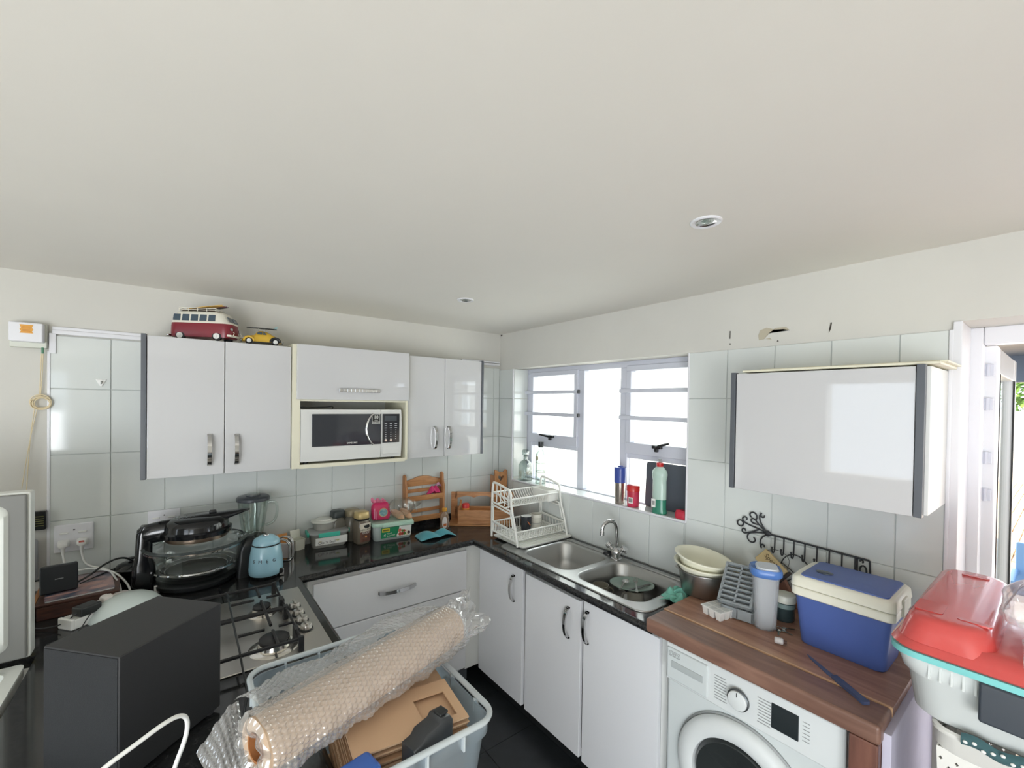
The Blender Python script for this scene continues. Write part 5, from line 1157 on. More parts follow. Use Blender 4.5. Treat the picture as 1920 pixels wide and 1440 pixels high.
# ------------------------------------------------------------------ window sill
t = thing('decanter', 'cut glass decanter with square stopper in the left corner of the window sill', 'decanter', (.050, -.275, ZS))
DG = glass('crystal', (240, 248, 246), .12, .5, rim=(104, 120, 112))
obj('body', M().loops([rloop(.074, .074, .010, 0, 4), rloop(.080, .080, .012, .01, 4), rloop(.080, .080, .012, .115, 4), rloop(.058, .058, .012, .142, 4), rloop(.028, .028, .010, .155, 4), rloop(.026, .026, .010, .176, 4), rloop(.034, .034, .012, .182, 4)]), DG, t)
for k in range(5): obj('cut_facet', M().prism([(-.030+k*.012, .02), (-.024+k*.012, .02), (-.012+k*.010, .105), (-.018+k*.010, .105)], -.0415, -.0398, 'y'), DG, t, smooth=False)
obj('stopper', M().loops([rloop(.020, .020, .006, .180, 4), rloop(.022, .022, .006, .186, 4), rloop(.040, .040, .008, .192, 4), rloop(.044, .044, .008, .222, 4), rloop(.034, .034, .008, .230, 4)]), DG, t)
t = thing('spirit_bottle', 'tall clear spirit bottle with black stopper standing behind the dish rack', 'bottle', (.062, -.432, ZS))
obj('glass', M().lathe([(0, 0), (.034, 0), (.037, .004), (.037, .190), (.034, .212), (.018, .238), (.0155, .252), (.0155, .285), (.018, .287)], 32), DG, t)
obj('stopper', M().lathe([(0, .262), (.0185, .262), (.0195, .266), (.0195, .300), (0, .301)], 24), BLACK, t)
obj('stag_label', M().cyl((-.030, 0, .185), .016, .0012, 'x', 20, mtx=Tr(-.006, 0, 0)), mat('cream_label', (226, 214, 176), .5, alpha=.8), t)
for z in (.085, .150): obj('label_band', M().lathe([(.0373, z), (.0378, z), (.0378, z+.003), (.0373, z+.003)], 28), mat('sage_print', (150, 150, 130), .5), t)
t = thing('travel_mug', 'steel travel mug with blue upper band on the window sill', 'travel mug', (.040, -1.160, ZS))
obj('body', M().lathe([(0, 0), (.027, 0), (.028, .003), (.030, .125), (0, .125)], 36), mat('flask_steel', (176, 166, 156), .25, .9), t)
obj('band', M().lathe([(.0302, .122), (.0335, .123), (.0345, .205), (.030, .206)], 36), mat('royal_blue', (62, 82, 160), .3), t)
obj('lid', M().lathe([(.034, .204), (.035, .212), (.028, .214), (0, .214)], 32).box(-.012, .016, -.009, .009, .213, .221, bev=.003), mat('royal_blue', (62, 82, 160), .3), t)
t = thing('tin', 'red and pink tub with a white barcode label on the window sill', 'tub', (.045, -1.250, ZS))
obj('body', M().lathe([(0, 0), (.031, 0), (.033, .003), (.034, .090), (0, .090)], 36), mat('pink_tub', (206, 66, 96), .35, rgb2=(190, 50, 70), vscale=25), t)
obj('lid', M().lathe([(.034, .086), (.0365, .088), (.0365, .116), (.033, .120), (0, .121)], 36), RED, t)
lb = obj('label', M().box(-.0345, -.0335, -.014, .012, .022, .056, mtx=RotM('Z', 12)), LABELW, t, smooth=False)
for k in range(7): obj('barcode_bar', M().box(-.0352, -.0345, -.010+k*.003, -.0085+k*.003, .028, .050, mtx=RotM('Z', 12)), LABELK, lb, smooth=False)
t = thing('cutting_board', 'dark grey cutting board leaning against the right window pane', 'cutting board', (.116, -1.4325, ZS), 0)
obj('board', M().prism([(x, .128+y) for x, y in rrect(.31, .252, .018, 6)], 0, .008, 'x', mtx=RotM('Y', 3)), mat('slate_board', (84, 90, 98), .5), t)
tag(obj('wooden_board', M().box(0, .008, -1.560, -1.2715, 0, .224, bev=.002, mtx=RotM('Y', 2)), mat('pale_board', (206, 192, 158), .6), None, loc=(.1315, 0, ZS)), 'pale wooden board hidden behind the dark grey cutting board, only its edge showing', 'board')
t = thing('soap_bottle', 'large clear dish soap bottle with red cap and green liquid on the sill', 'bottle', (.028, -1.430, ZS))
bp_ = [(0, 0), (.036, 0), (.042, .004), (.042, .014), (.038, .030), (.0385, .10), (.038, .150), (.0375, .175), (.041, .195), (.043, .210), (.039, .228), (.026, .243), (.016, .250), (.015, .254)]
obj('bottle', M().lathe([(.0383, .0772)]+bp_[5:], 40, sx=.72), mat('soap_bottle_clear', (206, 230, 218), .2, alpha=.78), t)
obj('liquid', M().lathe(bp_[:5]+[(.0383, .077), (0, .077)], 40, sx=.72), mat('green_soap', (60, 134, 110), .2), t)
obj('cap', M().lathe([(.0165, .250), (.0175, .252), (.0175, .270), (.014, .272), (0, .272)], 24), RED, t)
obj('spout', M().lathe([(.006, .270), (.0065, .284), (.0085, .287), (.008, .291), (0, .291)], 18), GREYP, t)
lb = obj('label', M().box(-.0330, -.0300, .008, .030, .036, .080, mtx=RotM('Z', 12)), LABELW, t, smooth=False)
for k in range(6): obj('barcode_bar', M().box(-.0336, -.0330, .012+k*.0025, .0132+k*.0025, .048, .070, mtx=RotM('Z', 12)), LABELK, lb, smooth=False)
t = thing('scrubber', 'red rounded scrubbing pad at the right end of the sill', 'scrubber', (.030, -1.562, ZS))
obj('pad', M().loops([[(x*s_, y*s_, z) for x, y in rrect(.055, .066, .022, 6)] for s_, z in ((.86, 0), (1, .006), (1.02, .020), (.94, .034), (.7, .042))]), mat('red_pad', (190, 46, 66), .6, bump=.2, bscale=60), t, ang=70)
obj('grip_ridge', M().tube([(-.014, -.024, .040), (-.016, 0, .044), (-.014, .024, .040)], .004, n=8), mat('red_pad', (190, 46, 66), .6), t)

# ------------------------------------------------------------------ on the timber counter
t = thing('cooking_pot', 'stainless steel pot holding cream bowls at the corner of the timber counter', 'pot', (-.188, -1.800, ZW))
obj('body', M().lathe([(0, 0), (.086, 0), (.092, .006), (.104, .095), (.110, .098), (.110, .101), (.102, .098), (.090, .01), (0, .006)], 48), STEEL, t)
for sy in (1, -1): obj('handle', M().tube([(-.03, sy*.098, .078), (-.026, sy*.124, .082), (.026, sy*.124, .082), (.03, sy*.098, .078)], .004, n=8, smooth=2), STEEL, t)
def colander(name, lab, loc, rot, r, h):
    t = thing(name, lab, 'bowl', loc); t.rotation_euler = rot
    obj('bowl', M().lathe([(0, 0), (r*.55, 0), (r*.64, .008), (r*.90, h*.93), (r*.99, h*.95), (r, h), (r*.93, h), (r*.88, h*.94), (r*.60, .014), (0, .006)], 56), CREAMP, t)
    obj('rim_lip', M().lathe([(r*.985, h*.93), (r*1.02, h*.95), (r*1.02, h*1.0), (r*.985, h*1.02)], 56, closed=True), CREAMP, t)
colander('mixing_bowl', 'lower cream plastic bowl sitting in the steel pot', (-.192, -1.788, ZW+.046), (math.radians(4), math.radians(2), 0), .116, .078)
colander('mixing_bowl', 'upper cream plastic bowl tilted inside the other cream bowl', (-.194, -1.786, ZW+.074), (math.radians(8), math.radians(3), 0), .116, .082)
t = thing('sponge_pack', 'yellow sponge in clear wrap against the tiles behind the pot', 'sponge', (-.045, -1.868, ZW), math.radians(-20))
obj('sponge', M().box(-.022, .022, -.034, .034, .0, .085, bev=.008), mat('yellow_sponge', (214, 190, 80), .8, bump=.3, bscale=90), t); obj('wrap', M().box(-.026, .026, -.038, .038, -.0, .105, bev=.010), glass('sponge_wrap', (246, 242, 220), .08, .5, (240, 230, 180), .25), t)
t = thing('ice_tray', 'white ice cube tray lying flat under the grey trays', 'ice tray', (-.315, -1.950, ZW), math.radians(-12))
m = M().box(-.075, .075, -.045, .045, .030, .034, bev=.001)
for i in range(5):
    for j in range(3): m.taper(.018, .018, .025, .025, .0, .030, mtx=Tr(-.058+i*.029, -.029+j*.029, 0))
tr_ = obj('tray', m, WHITEP, t, smooth=False)
for i in range(5):
    for j in range(3): obj('cell', M().loops([rloop(.023, .023, .004, .0343, 3, -.058+i*.029, -.029+j*.029), rloop(.017, .017, .004, .0348, 3, -.058+i*.029, -.029+j*.029)], cap0=False), mat('cell_shade', (206, 208, 206), .4), tr_, smooth=False)
GT = mat('grey_tray', (140, 146, 148), .45)
def grey_tray(lab, loc, rot, cols, rows_, w, l, hgt):
    t = thing('ice_tray', lab, 'ice tray', loc); t.rotation_euler = rot
    m = M(); cw, cl = (w-.012)/cols, (l-.012)/rows_
    # open cells: rim grid plus sloping cell bottoms
    for i in range(cols+1): m.box(-w/2+.003+i*cw, -w/2+.009+i*cw, 0, l, .0, hgt)
    for j in range(rows_+1): m.box(-w/2+.003, w/2-.003, .003+j*cl, .009+j*cl, hgt*.3, hgt)
    m.box(-w/2, w/2, 0, .004, 0, hgt+.002, bev=.001).box(-w/2, w/2, l-.004, l, 0, hgt+.002, bev=.001).box(-w/2, -w/2+.004, 0, l, 0, hgt+.002, bev=.001).box(w/2-.004, w/2, 0, l, 0, hgt+.002, bev=.001)
    obj('tray', m, GT, t, smooth=False)
    m = M()
    for j in range(rows_): m.box(-w/2+.004, w/2-.004, .009+j*cl, .003+(j+1)*cl, 0, .002, mtx=RotM('X', 12, (0, .009+j*cl, 0)))
    obj('tray_bottom', m, mat('grey_tray_dark', (112, 118, 120), .5), t, smooth=False)
grey_tray('grey two-cell tray holding up the tilted grey ice tray', (-.325, -2.005, ZW+.004), (math.radians(6), 0, math.radians(-82)), 2, 1, .115, .11, .038)
grey_tray('grey ice tray with two columns of slots tilted up behind the pitcher', (-.322, -1.995, ZW+.046), (math.radians(46), 0, math.radians(-80)), 2, 8, .120, .165, .022)
t = thing('pitcher', 'tall clear plastic pitcher with blue lid on the timber counter', 'pitcher', (-.290, -2.088, ZW), math.radians(30))
PT = mat('pitcher_clear', (206, 210, 214), .25, alpha=.36)
obj('jug', M().loops([rloop(.066, .066, .024, 0, 6), rloop(.072, .072, .026, .005, 6), rloop(.084, .084, .028, .18, 6), rloop(.090, .090, .028, .198, 6), rloop(.084, .084, .026, .198, 6), rloop(.068, .068, .024, .008, 6)]), PT, t)
obj('lid', M().loops([rloop(.092, .092, .030, .192, 6), rloop(.104, .104, .034, .200, 6), rloop(.104, .104, .034, .214, 6), rloop(.096, .096, .030, .222, 6), rloop(.088, .088, .028, .218, 6)]), mat('sky_blue_lid', (84, 124, 190), .3), t)
obj('lid_flap', M().loops([rloop(.088, .074, .024, .219, 6, 0, -.004), rloop(.080, .066, .022, .226, 6, 0, -.004)]), mat('lid_white', (206, 212, 220), .35), t)
obj('volume_marks', M().box(.0405, .0418, -.006, .006, .05, .052).box(.0408, .0421, -.006, .006, .08, .082).box(.041, .0424, -.006, .006, .11, .112), GREYP, t, smooth=False)
t = thing('squeeze_bottle', 'slim white bottle standing behind the pitcher', 'bottle', (-.130, -1.985, ZW))
obj('bottle', M().lathe([(0, 0), (.024, 0), (.025, .004), (.025, .100), (.012, .135), (0, .135)], 24), mat('frosted_white', (214, 218, 218), .3, alpha=.8), t); obj('cap', M().lathe([(0, .13), (.014, .13), (.014, .165), (.010, .172), (0, .172)], 20), WHITEP, t)
t = thing('spread_jar', 'dark jar with white lid between pitcher and cool box', 'jar', (-.165, -2.108, ZW))
obj('jar', M().lathe([(0, 0), (.032, 0), (.034, .005), (.034, .070), (0, .070)], 28), mat('dark_teal_jar', (52, 66, 68), .25), t); obj('label', M().lathe([(.0342, .05), (.0348, .05), (.0348, .066), (.0342, .066)], 28), mat('jar_label', (130, 150, 146), .5), t); obj('lid', M().lathe([(0, .07), (.036, .07), (.037, .074), (.037, .094), (.034, .097), (0, .097)], 28), OFFW, t)
t = thing('keys', 'small bunch of steel keys lying beside the pitcher', 'keys', (-.268, -2.128, ZW+.001))
obj('ring', M().tube([(.011*math.cos(a*PI/8), .011*math.sin(a*PI/8), .003) for a in range(16)], .0014, n=6, closed=True), CHROME, t)
for k, a in enumerate((20, 75, 130)): obj('key', M().lathe([(0, 0), (.008, 0), (.008, .002), (0, .002)], 14, mtx=RotM('Z', a) @ Tr(-.018, 0, .002*k)).box(-.052, -.025, -.002, .003, 0, .002, mtx=RotM('Z', a) @ Tr(0, 0, .002*k)), CUT, t, smooth=False)
t = thing('stopper', 'small translucent stopper with a dark tip lying in front of the cool box', 'cap', (-.375, -2.165, ZW+.011), math.radians(110))
obj('cap', M().cyl((-.016, 0, 0), .0105, .026, 'x', 20, bev=.004), mat('cap_clear', (212, 208, 206), .3, alpha=.85), t); obj('tip', M().cyl((-.026, 0, 0), .006, .010, 'x', 14), mat('dark_brown', (70, 44, 34), .5), t)
t = thing('bread_knife', 'blue-grey kitchen knife lying on the front of the timber counter', 'knife', (-.440, -2.340, ZW+.0005), math.atan2(-.092, -.068))
KB = mat('knife_slate', (92, 100, 122), .35, .3)
obj('blade', M().loops([[(x, a, 0), (x, b_, 0), (x, b_, .0016), (x, a, .0016)] for x, a, b_ in ((-.115, .004, .006), (-.09, -.004, .007), (-.01, -.009, .008), (.004, -.007, .007))]), KB, t)
obj('handle', M().loops([[(x, y, z) for x, y, z in ((x, -w, 0), (x, w, 0), (x, w, .009), (x, -w, .009))] for x, w in ((.004, .008), (.03, .010), (.09, .009), (.118, .011), (.122, .008))]), mat('knife_handle', (66, 76, 106), .45), t)
# cool box
CBL = mat('cool_box_blue', (76, 98, 160), .4, var=.06, vscale=5); CBW = mat('cool_box_cream', (226, 224, 208), .35)
t = thing('cool_box', 'blue and cream hard cool box on the timber counter', 'cool box', (-.210, -2.318, ZW), 0)
obj('body', M().loops([rloop(w, l, .024, z, 6) for w, l, z in ((.172, .222, 0), (.180, .230, .005), (.212, .262, .178))]), CBL, t, ang=40)
obj('rim', M().loops([rloop(w, l, .022, z, 6) for w, l, z in ((.218, .268, .166), (.228, .278, .170), (.228, .278, .192), (.222, .272, .196))]), CBW, t)
ldc = obj('lid', M().loops([rloop(w, l, .022, z, 6) for w, l, z in ((.222, .272, .197), (.232, .282, .200), (.226, .276, .226), (.206, .262, .234), (.150, .262, .236))]), CBW, t)
obj('lid_panel', M().loops([rloop(w, l, .016, z, 5, .0, -.004) for w, l, z in ((.204, .238, .228), (.200, .234, .2385), (.13, .21, .241))]), CBL, ldc)
obj('knob', M().lathe([(.022, .238), (.020, .244), (.012, .246), (0, .245)], 24, (-.03, .062, 0), sx=.8, sy=1.2), mat('lid_knob_dark', (66, 74, 84), .25, .4), ldc)
for sy in (-1, 1): obj('handle_lug', M().box(-.03, .03, sy*.139-.006, sy*.139+.006, .168, .222, bev=.004), CBW, t)
# scrolled hook rack on the tiles
WI = mat('wrought_iron', (44, 46, 50), .5)
t = thing('hook_rack', 'black wrought iron hook rack with scrolls on the tiled wall', 'hook rack', (-.014, 0, 0))
def S(m, pts, r=.0028, n=7, sm=2): m.tube([(0, y, z) for y, z in pts], r, n=n, smooth=sm)
obj('rail', M().tube([(0, -1.985, 1.219), (0, -2.325, 1.206)], .0038, n=8), WI, t)
obj('hub', M().ball((0, -1.983, 1.220), .006, .013, .013, n=18), WI, t)
def spiral(cy, cz, r0, r1, a0, a1, n=16): return [(cy+(r0+(r1-r0)*i/(n-1))*math.cos(a0+(a1-a0)*i/(n-1)), cz+(r0+(r1-r0)*i/(n-1))*math.sin(a0+(a1-a0)*i/(n-1))) for i in range(n)]
def big(o, k=1.14): o.scale = (1, k, k); o.location = (0, -1.983*(1-k), 1.220*(1-k))
m = M(); S(m, [(-1.983, 1.220), (-1.955, 1.243), (-1.938, 1.262)] + spiral(-1.928, 1.275, .019, .006, -2.2, -2.2-5.4), sm=1); S(m, [(-1.983, 1.220), (-1.960, 1.250), (-1.952, 1.275), (-1.960, 1.292)] + spiral(-1.966, 1.283, .010, .004, 1.0, -3.6), sm=1)
S(m, [(-1.950, 1.245), (-1.935, 1.246)] + spiral(-1.932, 1.258, .011, .004, -1.6, 3.0), sm=1)
sc_ = obj('scroll', m, WI, t); big(sc_)
m = M(); S(m, [(-1.983, 1.220), (-1.945, 1.232), (-1.920, 1.236), (-1.900, 1.243)] + spiral(-1.903, 1.257, .013, .004, -1.3, 3.8), sm=1); S(m, spiral(-1.884, 1.237, .0115, .0115, 0, 6.283, 18), sm=0); S(m, [(-1.955, 1.229), (-1.928, 1.213), (-1.912, 1.206), (-1.902, 1.202)] + spiral(-1.899, 1.212, .010, .004, -1.5, 3.4), sm=1)
sc_ = obj('scroll', m, WI, t); big(sc_)
m = M(); S(m, [(-1.983, 1.220), (-1.950, 1.216), (-1.930, 1.210)] + spiral(-1.930, 1.187, .024, .006, 1.6, -4.2), sm=1); S(m, [(-1.983, 1.218), (-1.962, 1.200), (-1.956, 1.178), (-1.962, 1.160)] + spiral(-1.968, 1.168, .010, .004, -1.0, 3.6), sm=1)
sc_ = obj('scroll', m, WI, t); big(sc_)
hy = [-2.012, -2.046, -2.083, -2.122, -2.163, -2.204, -2.244, -2.284]
for k, y in enumerate(hy):
    zt = 1.219-.038*(abs(y)-1.985)
    obj('hook', M().tube([(0, y, zt), (-.002, y, zt-.058), (-.006, y, zt-.066), (-.018, y, zt-.070), (-.028, y, zt-.060), (-.028, y, zt-.046)], .0028, n=7, smooth=1).ball((-.028, y, zt-.044), .0042, n=10), WI, t)
m = M(); S(m, [(-2.290, 1.205), (-2.290, 1.150), (-2.297, 1.145), (-2.300, 1.155), (-2.298, 1.172), (-2.306, 1.184), (-2.316, 1.178), (-2.318, 1.162), (-2.316, 1.145), (-2.324, 1.138), (-2.329, 1.150), (-2.326, 1.206)], .003, sm=1); S(m, spiral(-2.304, 1.196, .006, .003, 0, 4.5, 10), sm=0)
obj('scroll', m, WI, t)
# plaque
t = thing('wooden_plaque', 'small beige plaque lettered Speak kind words hanging askew from the hooks', 'sign', (-.052, -2.010, 1.108)); t.rotation_euler = (math.radians(40), 0, 0)
PLQ = mat('plaque_beige', (206, 184, 138), .6, var=.06, vscale=20)
obj('board', M().box(-.007, .007, -.060, .050, -.034, .034, bev=.004), PLQ, t)
obj('dark_end', M().box(-.0085, .0085, -.074, -.0605, -.037, .037, bev=.004), mat('plaque_dark', (66, 58, 54), .6), t)
PLT_ = mat('plaque_ink', (84, 66, 44), .6)
for s_, y, z, sz in (('Speak', .004, .016, .026), ('kind', -.006, -.006, .015), ('words', -.006, -.022, .014)): text('lettering', s_, sz, t, (-.0076, y, z), FB, PLT_, ext=.0003)
obj('hanging_wire', M().tube([(0, .045, .030), (.006, .02, .07), (.010, -.03, .075), (0, -.055, .032)], .0012, n=6, smooth=2), WI, t)
t = thing('terracotta_pad', 'terracotta brown pad behind the plaque and cool box', 'pad', (-.030, -2.075, ZW)); obj('pad', M().box(-.010, .010, -.045, .040, .0, .120, bev=.008, mtx=RotM('X', -30, (0, -.03, 0))), mat('terracotta', (176, 128, 108), .7, var=.08), t)
t = thing('wire_trivet', 'thin black wire trivet hanging behind the plaque', 'trivet', (-.018, -2.09, 1.085)); obj('ring', M().tube([(0, .055*math.cos(a*PI/14), .075*math.sin(a*PI/14)) for a in range(28)], .0022, n=6, closed=True), WI, t); obj('cross_wire', M().tube([(0, .04, -.05), (0, -.02, 0), (0, -.045, .04)], .0016, n=6, smooth=1).tube([(0, .05, .03), (0, 0, 0), (0, -.03, -.06)], .0016, n=6, smooth=1), WI, t)

# ------------------------------------------------------------------ tubs at the door
LBX, LBY = -.387, -2.790
t = thing('laundry_basket', 'tall white perforated laundry basket standing by the door', 'laundry basket', (LBX-.005, LBY-.03, 0))
LBW = mat('basket_white', (226, 224, 218), .4)
def holed(p0, eu, ez, nu, nz, hole=.56, margin=1):
    """a wall panel with real round-cornered holes punched row by row"""
    m = M(); b = m.bm
    for j in range(nz):
        for i in range(nu):
            def Q(u, z): return b.verts.new(Vector(p0)+Vector(eu)*((i+u)/nu)+Vector(ez)*((j+z)/nz))
            o_ = [Q(0, 0), Q(1, 0), Q(1, 1), Q(0, 1)]
            if (i+j) % 2 == 0 and margin <= j < nz-margin:
                a_ = (1-hole)/2; n_ = [Q(a_, .5), Q(.5, a_), Q(1-a_, .5), Q(.5, 1-a_)]
                for q in ((o_[0], o_[1], n_[1]), (o_[1], o_[2], n_[2]), (o_[2], o_[3], n_[3]), (o_[3], o_[0], n_[0]), (o_[0], n_[1], n_[0]), (o_[1], n_[2], n_[1]), (o_[2], n_[3], n_[2]), (o_[3], n_[0], n_[3])): b.faces.new(q)
            else: b.faces.new(o_)
    bmesh.ops.remove_doubles(b, verts=b.verts, dist=1e-5)
    return m
w0, l0, w1, l1, zr = .40, .40, .475, .46, 1.040
A0 = [(-w0/2, l0/2), (-w0/2, -l0/2), (w0/2, -l0/2), (w0/2, l0/2)]; A1 = [(-w1/2, l1/2), (-w1/2, -l1/2), (w1/2, -l1/2), (w1/2, l1/2)]
for k in range(4):
    p, q, P1 = A0[k], A0[(k+1) % 4], A1[k]
    # vertical panel edges lean outwards; width grows through a shear of the top edge
    m = holed((0, 0, 0), (1, 0, 0), (0, 0, 1), 36, 60)
    for v in m.bm.verts:
        u, z = v.co.x, v.co.z; lo = Vector((*p, .02)).lerp(Vector((*q, .02)), u); hi = Vector((*A1[k], zr-.045)).lerp(Vector((*A1[(k+1) % 4], zr-.045)), u); v.co = lo.lerp(hi, z)
    o = obj('perforated_wall', m, LBW, t, smooth=False); md = o.modifiers.new('thickness', 'SOLIDIFY'); md.thickness = .003
obj('base', M().box(-w0/2, w0/2, -l0/2, l0/2, .005, .022), LBW, t)
obj('rim', M().loops([rloop(w1+a, l1+a, .04, z, 6) for a, z in ((.0, zr-.05), (.012, zr-.045), (.016, zr-.012), (.024, zr-.008), (.024, zr), (.014, zr+.004), (.006, zr-.004), (.002, zr-.04))], cap0=False, cap1=False), LBW, t)
TEAL = mat('teal_plastic', (74, 156, 150), .35)
obj('handle_insert', M().loops([[(x, .035+a, zr-.075+b_) for a, b_ in rrect(w_, h_, h_*.48, 6)] for w_, h_, x in ((.20, .036, -w1/2+.012), (.20, .036, -w1/2-.004), (.192, .028, -w1/2-.006))]), TEAL, t)
# laundry peeking out
cl = thing('laundry', 'dark teal garment with white polka dots hanging over the basket rim', 'clothes', (LBX-.005-w1/2-.014, LBY-.03, zr))
obj('garment', M().grid(lambda u, v: (-.002-.008*math.sin(PI*v), .190-.11*u, .016*(1-v)-.010*v+.004*math.sin(u*9)), 24, 6), mat('dark_teal_cloth', (60, 92, 96), .9), cl, ang=80)
for k in range(8): obj('polka_dot', M().ball((-.0105, .183-.0135*k, .003+.005*math.sin(k*2.1)), .0022, .004, .0035, n=10), WHITEP, cl)
tag(obj('purple_garment', M().grid(lambda u, v: (-.002-.008*math.sin(PI*v), .075-.24*u, .014*(1-v)-.010*v+.004*math.sin(u*12)), 24, 6), mat('plum_cloth', (120, 66, 100), .9), None, ang=80, loc=(LBX-.005-w1/2-.014, LBY-.03, zr)), 'plum purple garment peeking out over the basket rim', 'clothes')
# clear storage box with red lid
t = thing('storage_box', 'clear storage box with a domed red lid on the laundry basket', 'storage box', (LBX, LBY, 1.042))
SB = mat('storage_clear', (232, 236, 234), .2, alpha=.78)
BW, BL = .535, .555
obj('tub', M().loops([rloop(BW+a, BL+a, r_, z, 7) for a, r_, z in ((-.085, .05, 0), (-.060, .06, .010), (-.038, .06, .095), (-.020, .06, .104), (-.012, .05, .128), (-.004, .05, .148), (-.012, .05, .148), (-.046, .055, .095), (-.070, .055, .014))]), SB, t)
for k in range(9): obj('rib', M().box(-BW/2+.004, -BW/2+.010, .21-k*.018, .214-k*.018, .106, .140), SB, t, smooth=False)
obj('seal', M().loops([rloop(BW+a, BL+a, .055, z, 7) for a, z in ((.0, .144), (.016, .146), (.016, .160), (.0, .162))]), mat('aqua_seal', (124, 200, 198), .4), t)
RL = mat('red_lid', (208, 80, 76), .18, coat=.4, alpha=.95)
lid_ = obj('lid', M().loops([rloop(BW+a, BL+a, r_, z, 7) for a, r_, z in ((.010, .055, .162), (.018, .06, .166), (.0, .06, .180), (-.03, .06, .200))], cap0=False), RL, t)
def dome(cy, l, w=BW, cx=0.0):
    return M().loops([rloop(w-.035+a, l+a, r_, z, 7, cx, cy) for a, r_, z in ((.035, .05, .182), (.020, .05, .208), (.004, .05, .230), (-.012, .045, .237), (-.035, .04, .240))], cap0=False)
for cy, l in ((.190, .130), (-.100, .300)):
    dm = obj('lid_dome', dome(cy, l), RL, lid_, ang=50)
for w_, l_, x_, y_, z_ in ((.08, .05, -.170, .225, .240), (.016, .055, -.20, .150, .240), (.016, .055, .19, .185, .240)): obj('grip_ridge', M().loops([rloop(w_, l_, .009, z, 5, x_, y_) for z in (z_-.002, z_+.0016)]), RL, lid_)
obj('latch', M().box(-BW/2-.014, -BW/2+.012, -.08, .135, .062, .146, bev=.006), mat('latch_charcoal', (58, 64, 72), .4), t)
t = thing('plastic_bag', 'crumpled clear plastic bag lying over the red lid', 'bag', (-.45, -2.815, 1.286))
rnd = random.Random(9); ph = [rnd.uniform(0, 6) for _ in range(12)]
def crumple(u, v):
    a = 2*PI*u; r_ = .135*math.sin(PI*(v*.5+.02))**.7
    w = 1+.10*math.sin(3*a+ph[0])+.08*math.sin(7*a+ph[1]+4*v)+.05*math.sin(13*a+ph[2]-9*v)
    return (1.25*r_*w*math.cos(a), r_*w*math.sin(a), .004+.110*(1-v)**.8*(1+.10*math.sin(5*a+ph[3])+.08*math.sin(9*a+7*v)))
obj('film', M().grid(crumple, 70, 26, wrapu=True), glass('bag_film', (240, 240, 242), .18, .8, (236, 234, 240), .22), t, ang=50)
obj('tail', M().grid(lambda u, v: (-.170-.036*v+.004*math.sin(9*v+20*u), .105-.05*u-.008*v, -.0-.085*v+.01*math.sin(u*8)), 10, 20), glass('bag_film', (240, 240, 242), .18, .8), t, ang=50)

# ------------------------------------------------------------------ open clear box in the foreground
t = thing('open_box', 'open clear plastic storage box with bubble wrapped roll across it in the foreground', 'storage box', (-1.662, -1.788, ZC))
FB_ = glass('clear_tub', (228, 236, 240), .08, .5, (214, 226, 234), .30); W_, L_ = .395, .470
obj('tub', M().loops([rloop(W_+a, L_+a, r_, z, 7) for a, r_, z in ((-.05, .03, 0), (-.04, .035, .006), (-.012, .035, .140), (.004, .038, .150), (.004, .038, .176), (-.004, .036, .176), (-.004, .036, .152), (-.020, .033, .140), (-.046, .030, .010))]), FB_, t)
RM = mat('tub_rim', (214, 222, 224), .25, alpha=.6)
obj('rim', M().tube([(x, y, .186) for x, y in rrect(W_+.012, L_+.012, .042, 7)], .0065, n=8, closed=True), RM, t)
for k in range(4):
    for s_ in (-1, 1): obj('rim_rib', M().box(-.12+k*.08-.002, -.12+k*.08+.002, s_*(L_/2+.004)-.006, s_*(L_/2+.004)+.006, .150, .182), RM, t, smooth=False)
for s_ in (-1, 1):
    for k in range(4): obj('rim_rib', M().box(s_*(W_/2+.004)-.006, s_*(W_/2+.004)+.006, -.16+k*.106-.002, -.16+k*.106+.002, .150, .182), RM, t, smooth=False)
obj('clip_lug', M().box(-W_/2-.020, -W_/2-.006, .06, .10, .120, .150, bev=.004), RM, t)
# flat cardboard
rnd = random.Random(12)
def sheet(z, y0, y1, x0, x1, window=False):
    m = M()
    if window:
        wx0, wx1, wy0, wy1 = x1-.092, x1-.020, y0+.018, y1-.038
        for b_ in ((x0, wx0, y0, y1), (wx1, x1, y0, y1), (wx0, wx1, y0, wy0), (wx0, wx1, wy1, y1)): m.box(*b_, z, z+.0035)
        bmesh.ops.remove_doubles(m.bm, verts=m.bm.verts, dist=1e-5)
    else: m.box(x0, x1, y0, y1, z, z+.0035, bev=.0006, seg=1)
    return m
tilt = Matrix.Translation((-1.615, -1.88, 1.04)) @ Matrix.Rotation(math.radians(2.0), 4, 'Y') @ Matrix.Rotation(math.radians(3.5), 4, 'X') @ Matrix.Rotation(math.radians(-5), 4, 'Z') @ Matrix.Translation((1.615, 1.88, -1.04))
NSH = 26
for k in range(NSH):
    z = 1.090-.0062*(NSH-1-k)-(0 if k == NSH-1 else .006); top = k == NSH-1
    dx, dy = rnd.uniform(-.005, .005), rnd.uniform(-.006, .004)
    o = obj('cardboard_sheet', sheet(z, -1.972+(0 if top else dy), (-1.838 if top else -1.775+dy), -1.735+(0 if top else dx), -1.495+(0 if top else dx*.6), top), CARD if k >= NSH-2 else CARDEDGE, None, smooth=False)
    o.matrix_world = tilt
    lab = 'flat kraft cardboard sleeve with a cut-out window, topmost of the stack in the clear box' if top else ('kraft cardboard sheet directly under the windowed top sheet' if k == NSH-2 else 'flat kraft cardboard sheet within the stack under the windowed sleeve')
    tag(o, lab, 'cardboard', 'cardboard sheets in the clear box')
t = thing('battery_pack', 'black power tool battery at the front of the clear box', 'battery', (-1.602, -1.992, 1.056), math.radians(14))
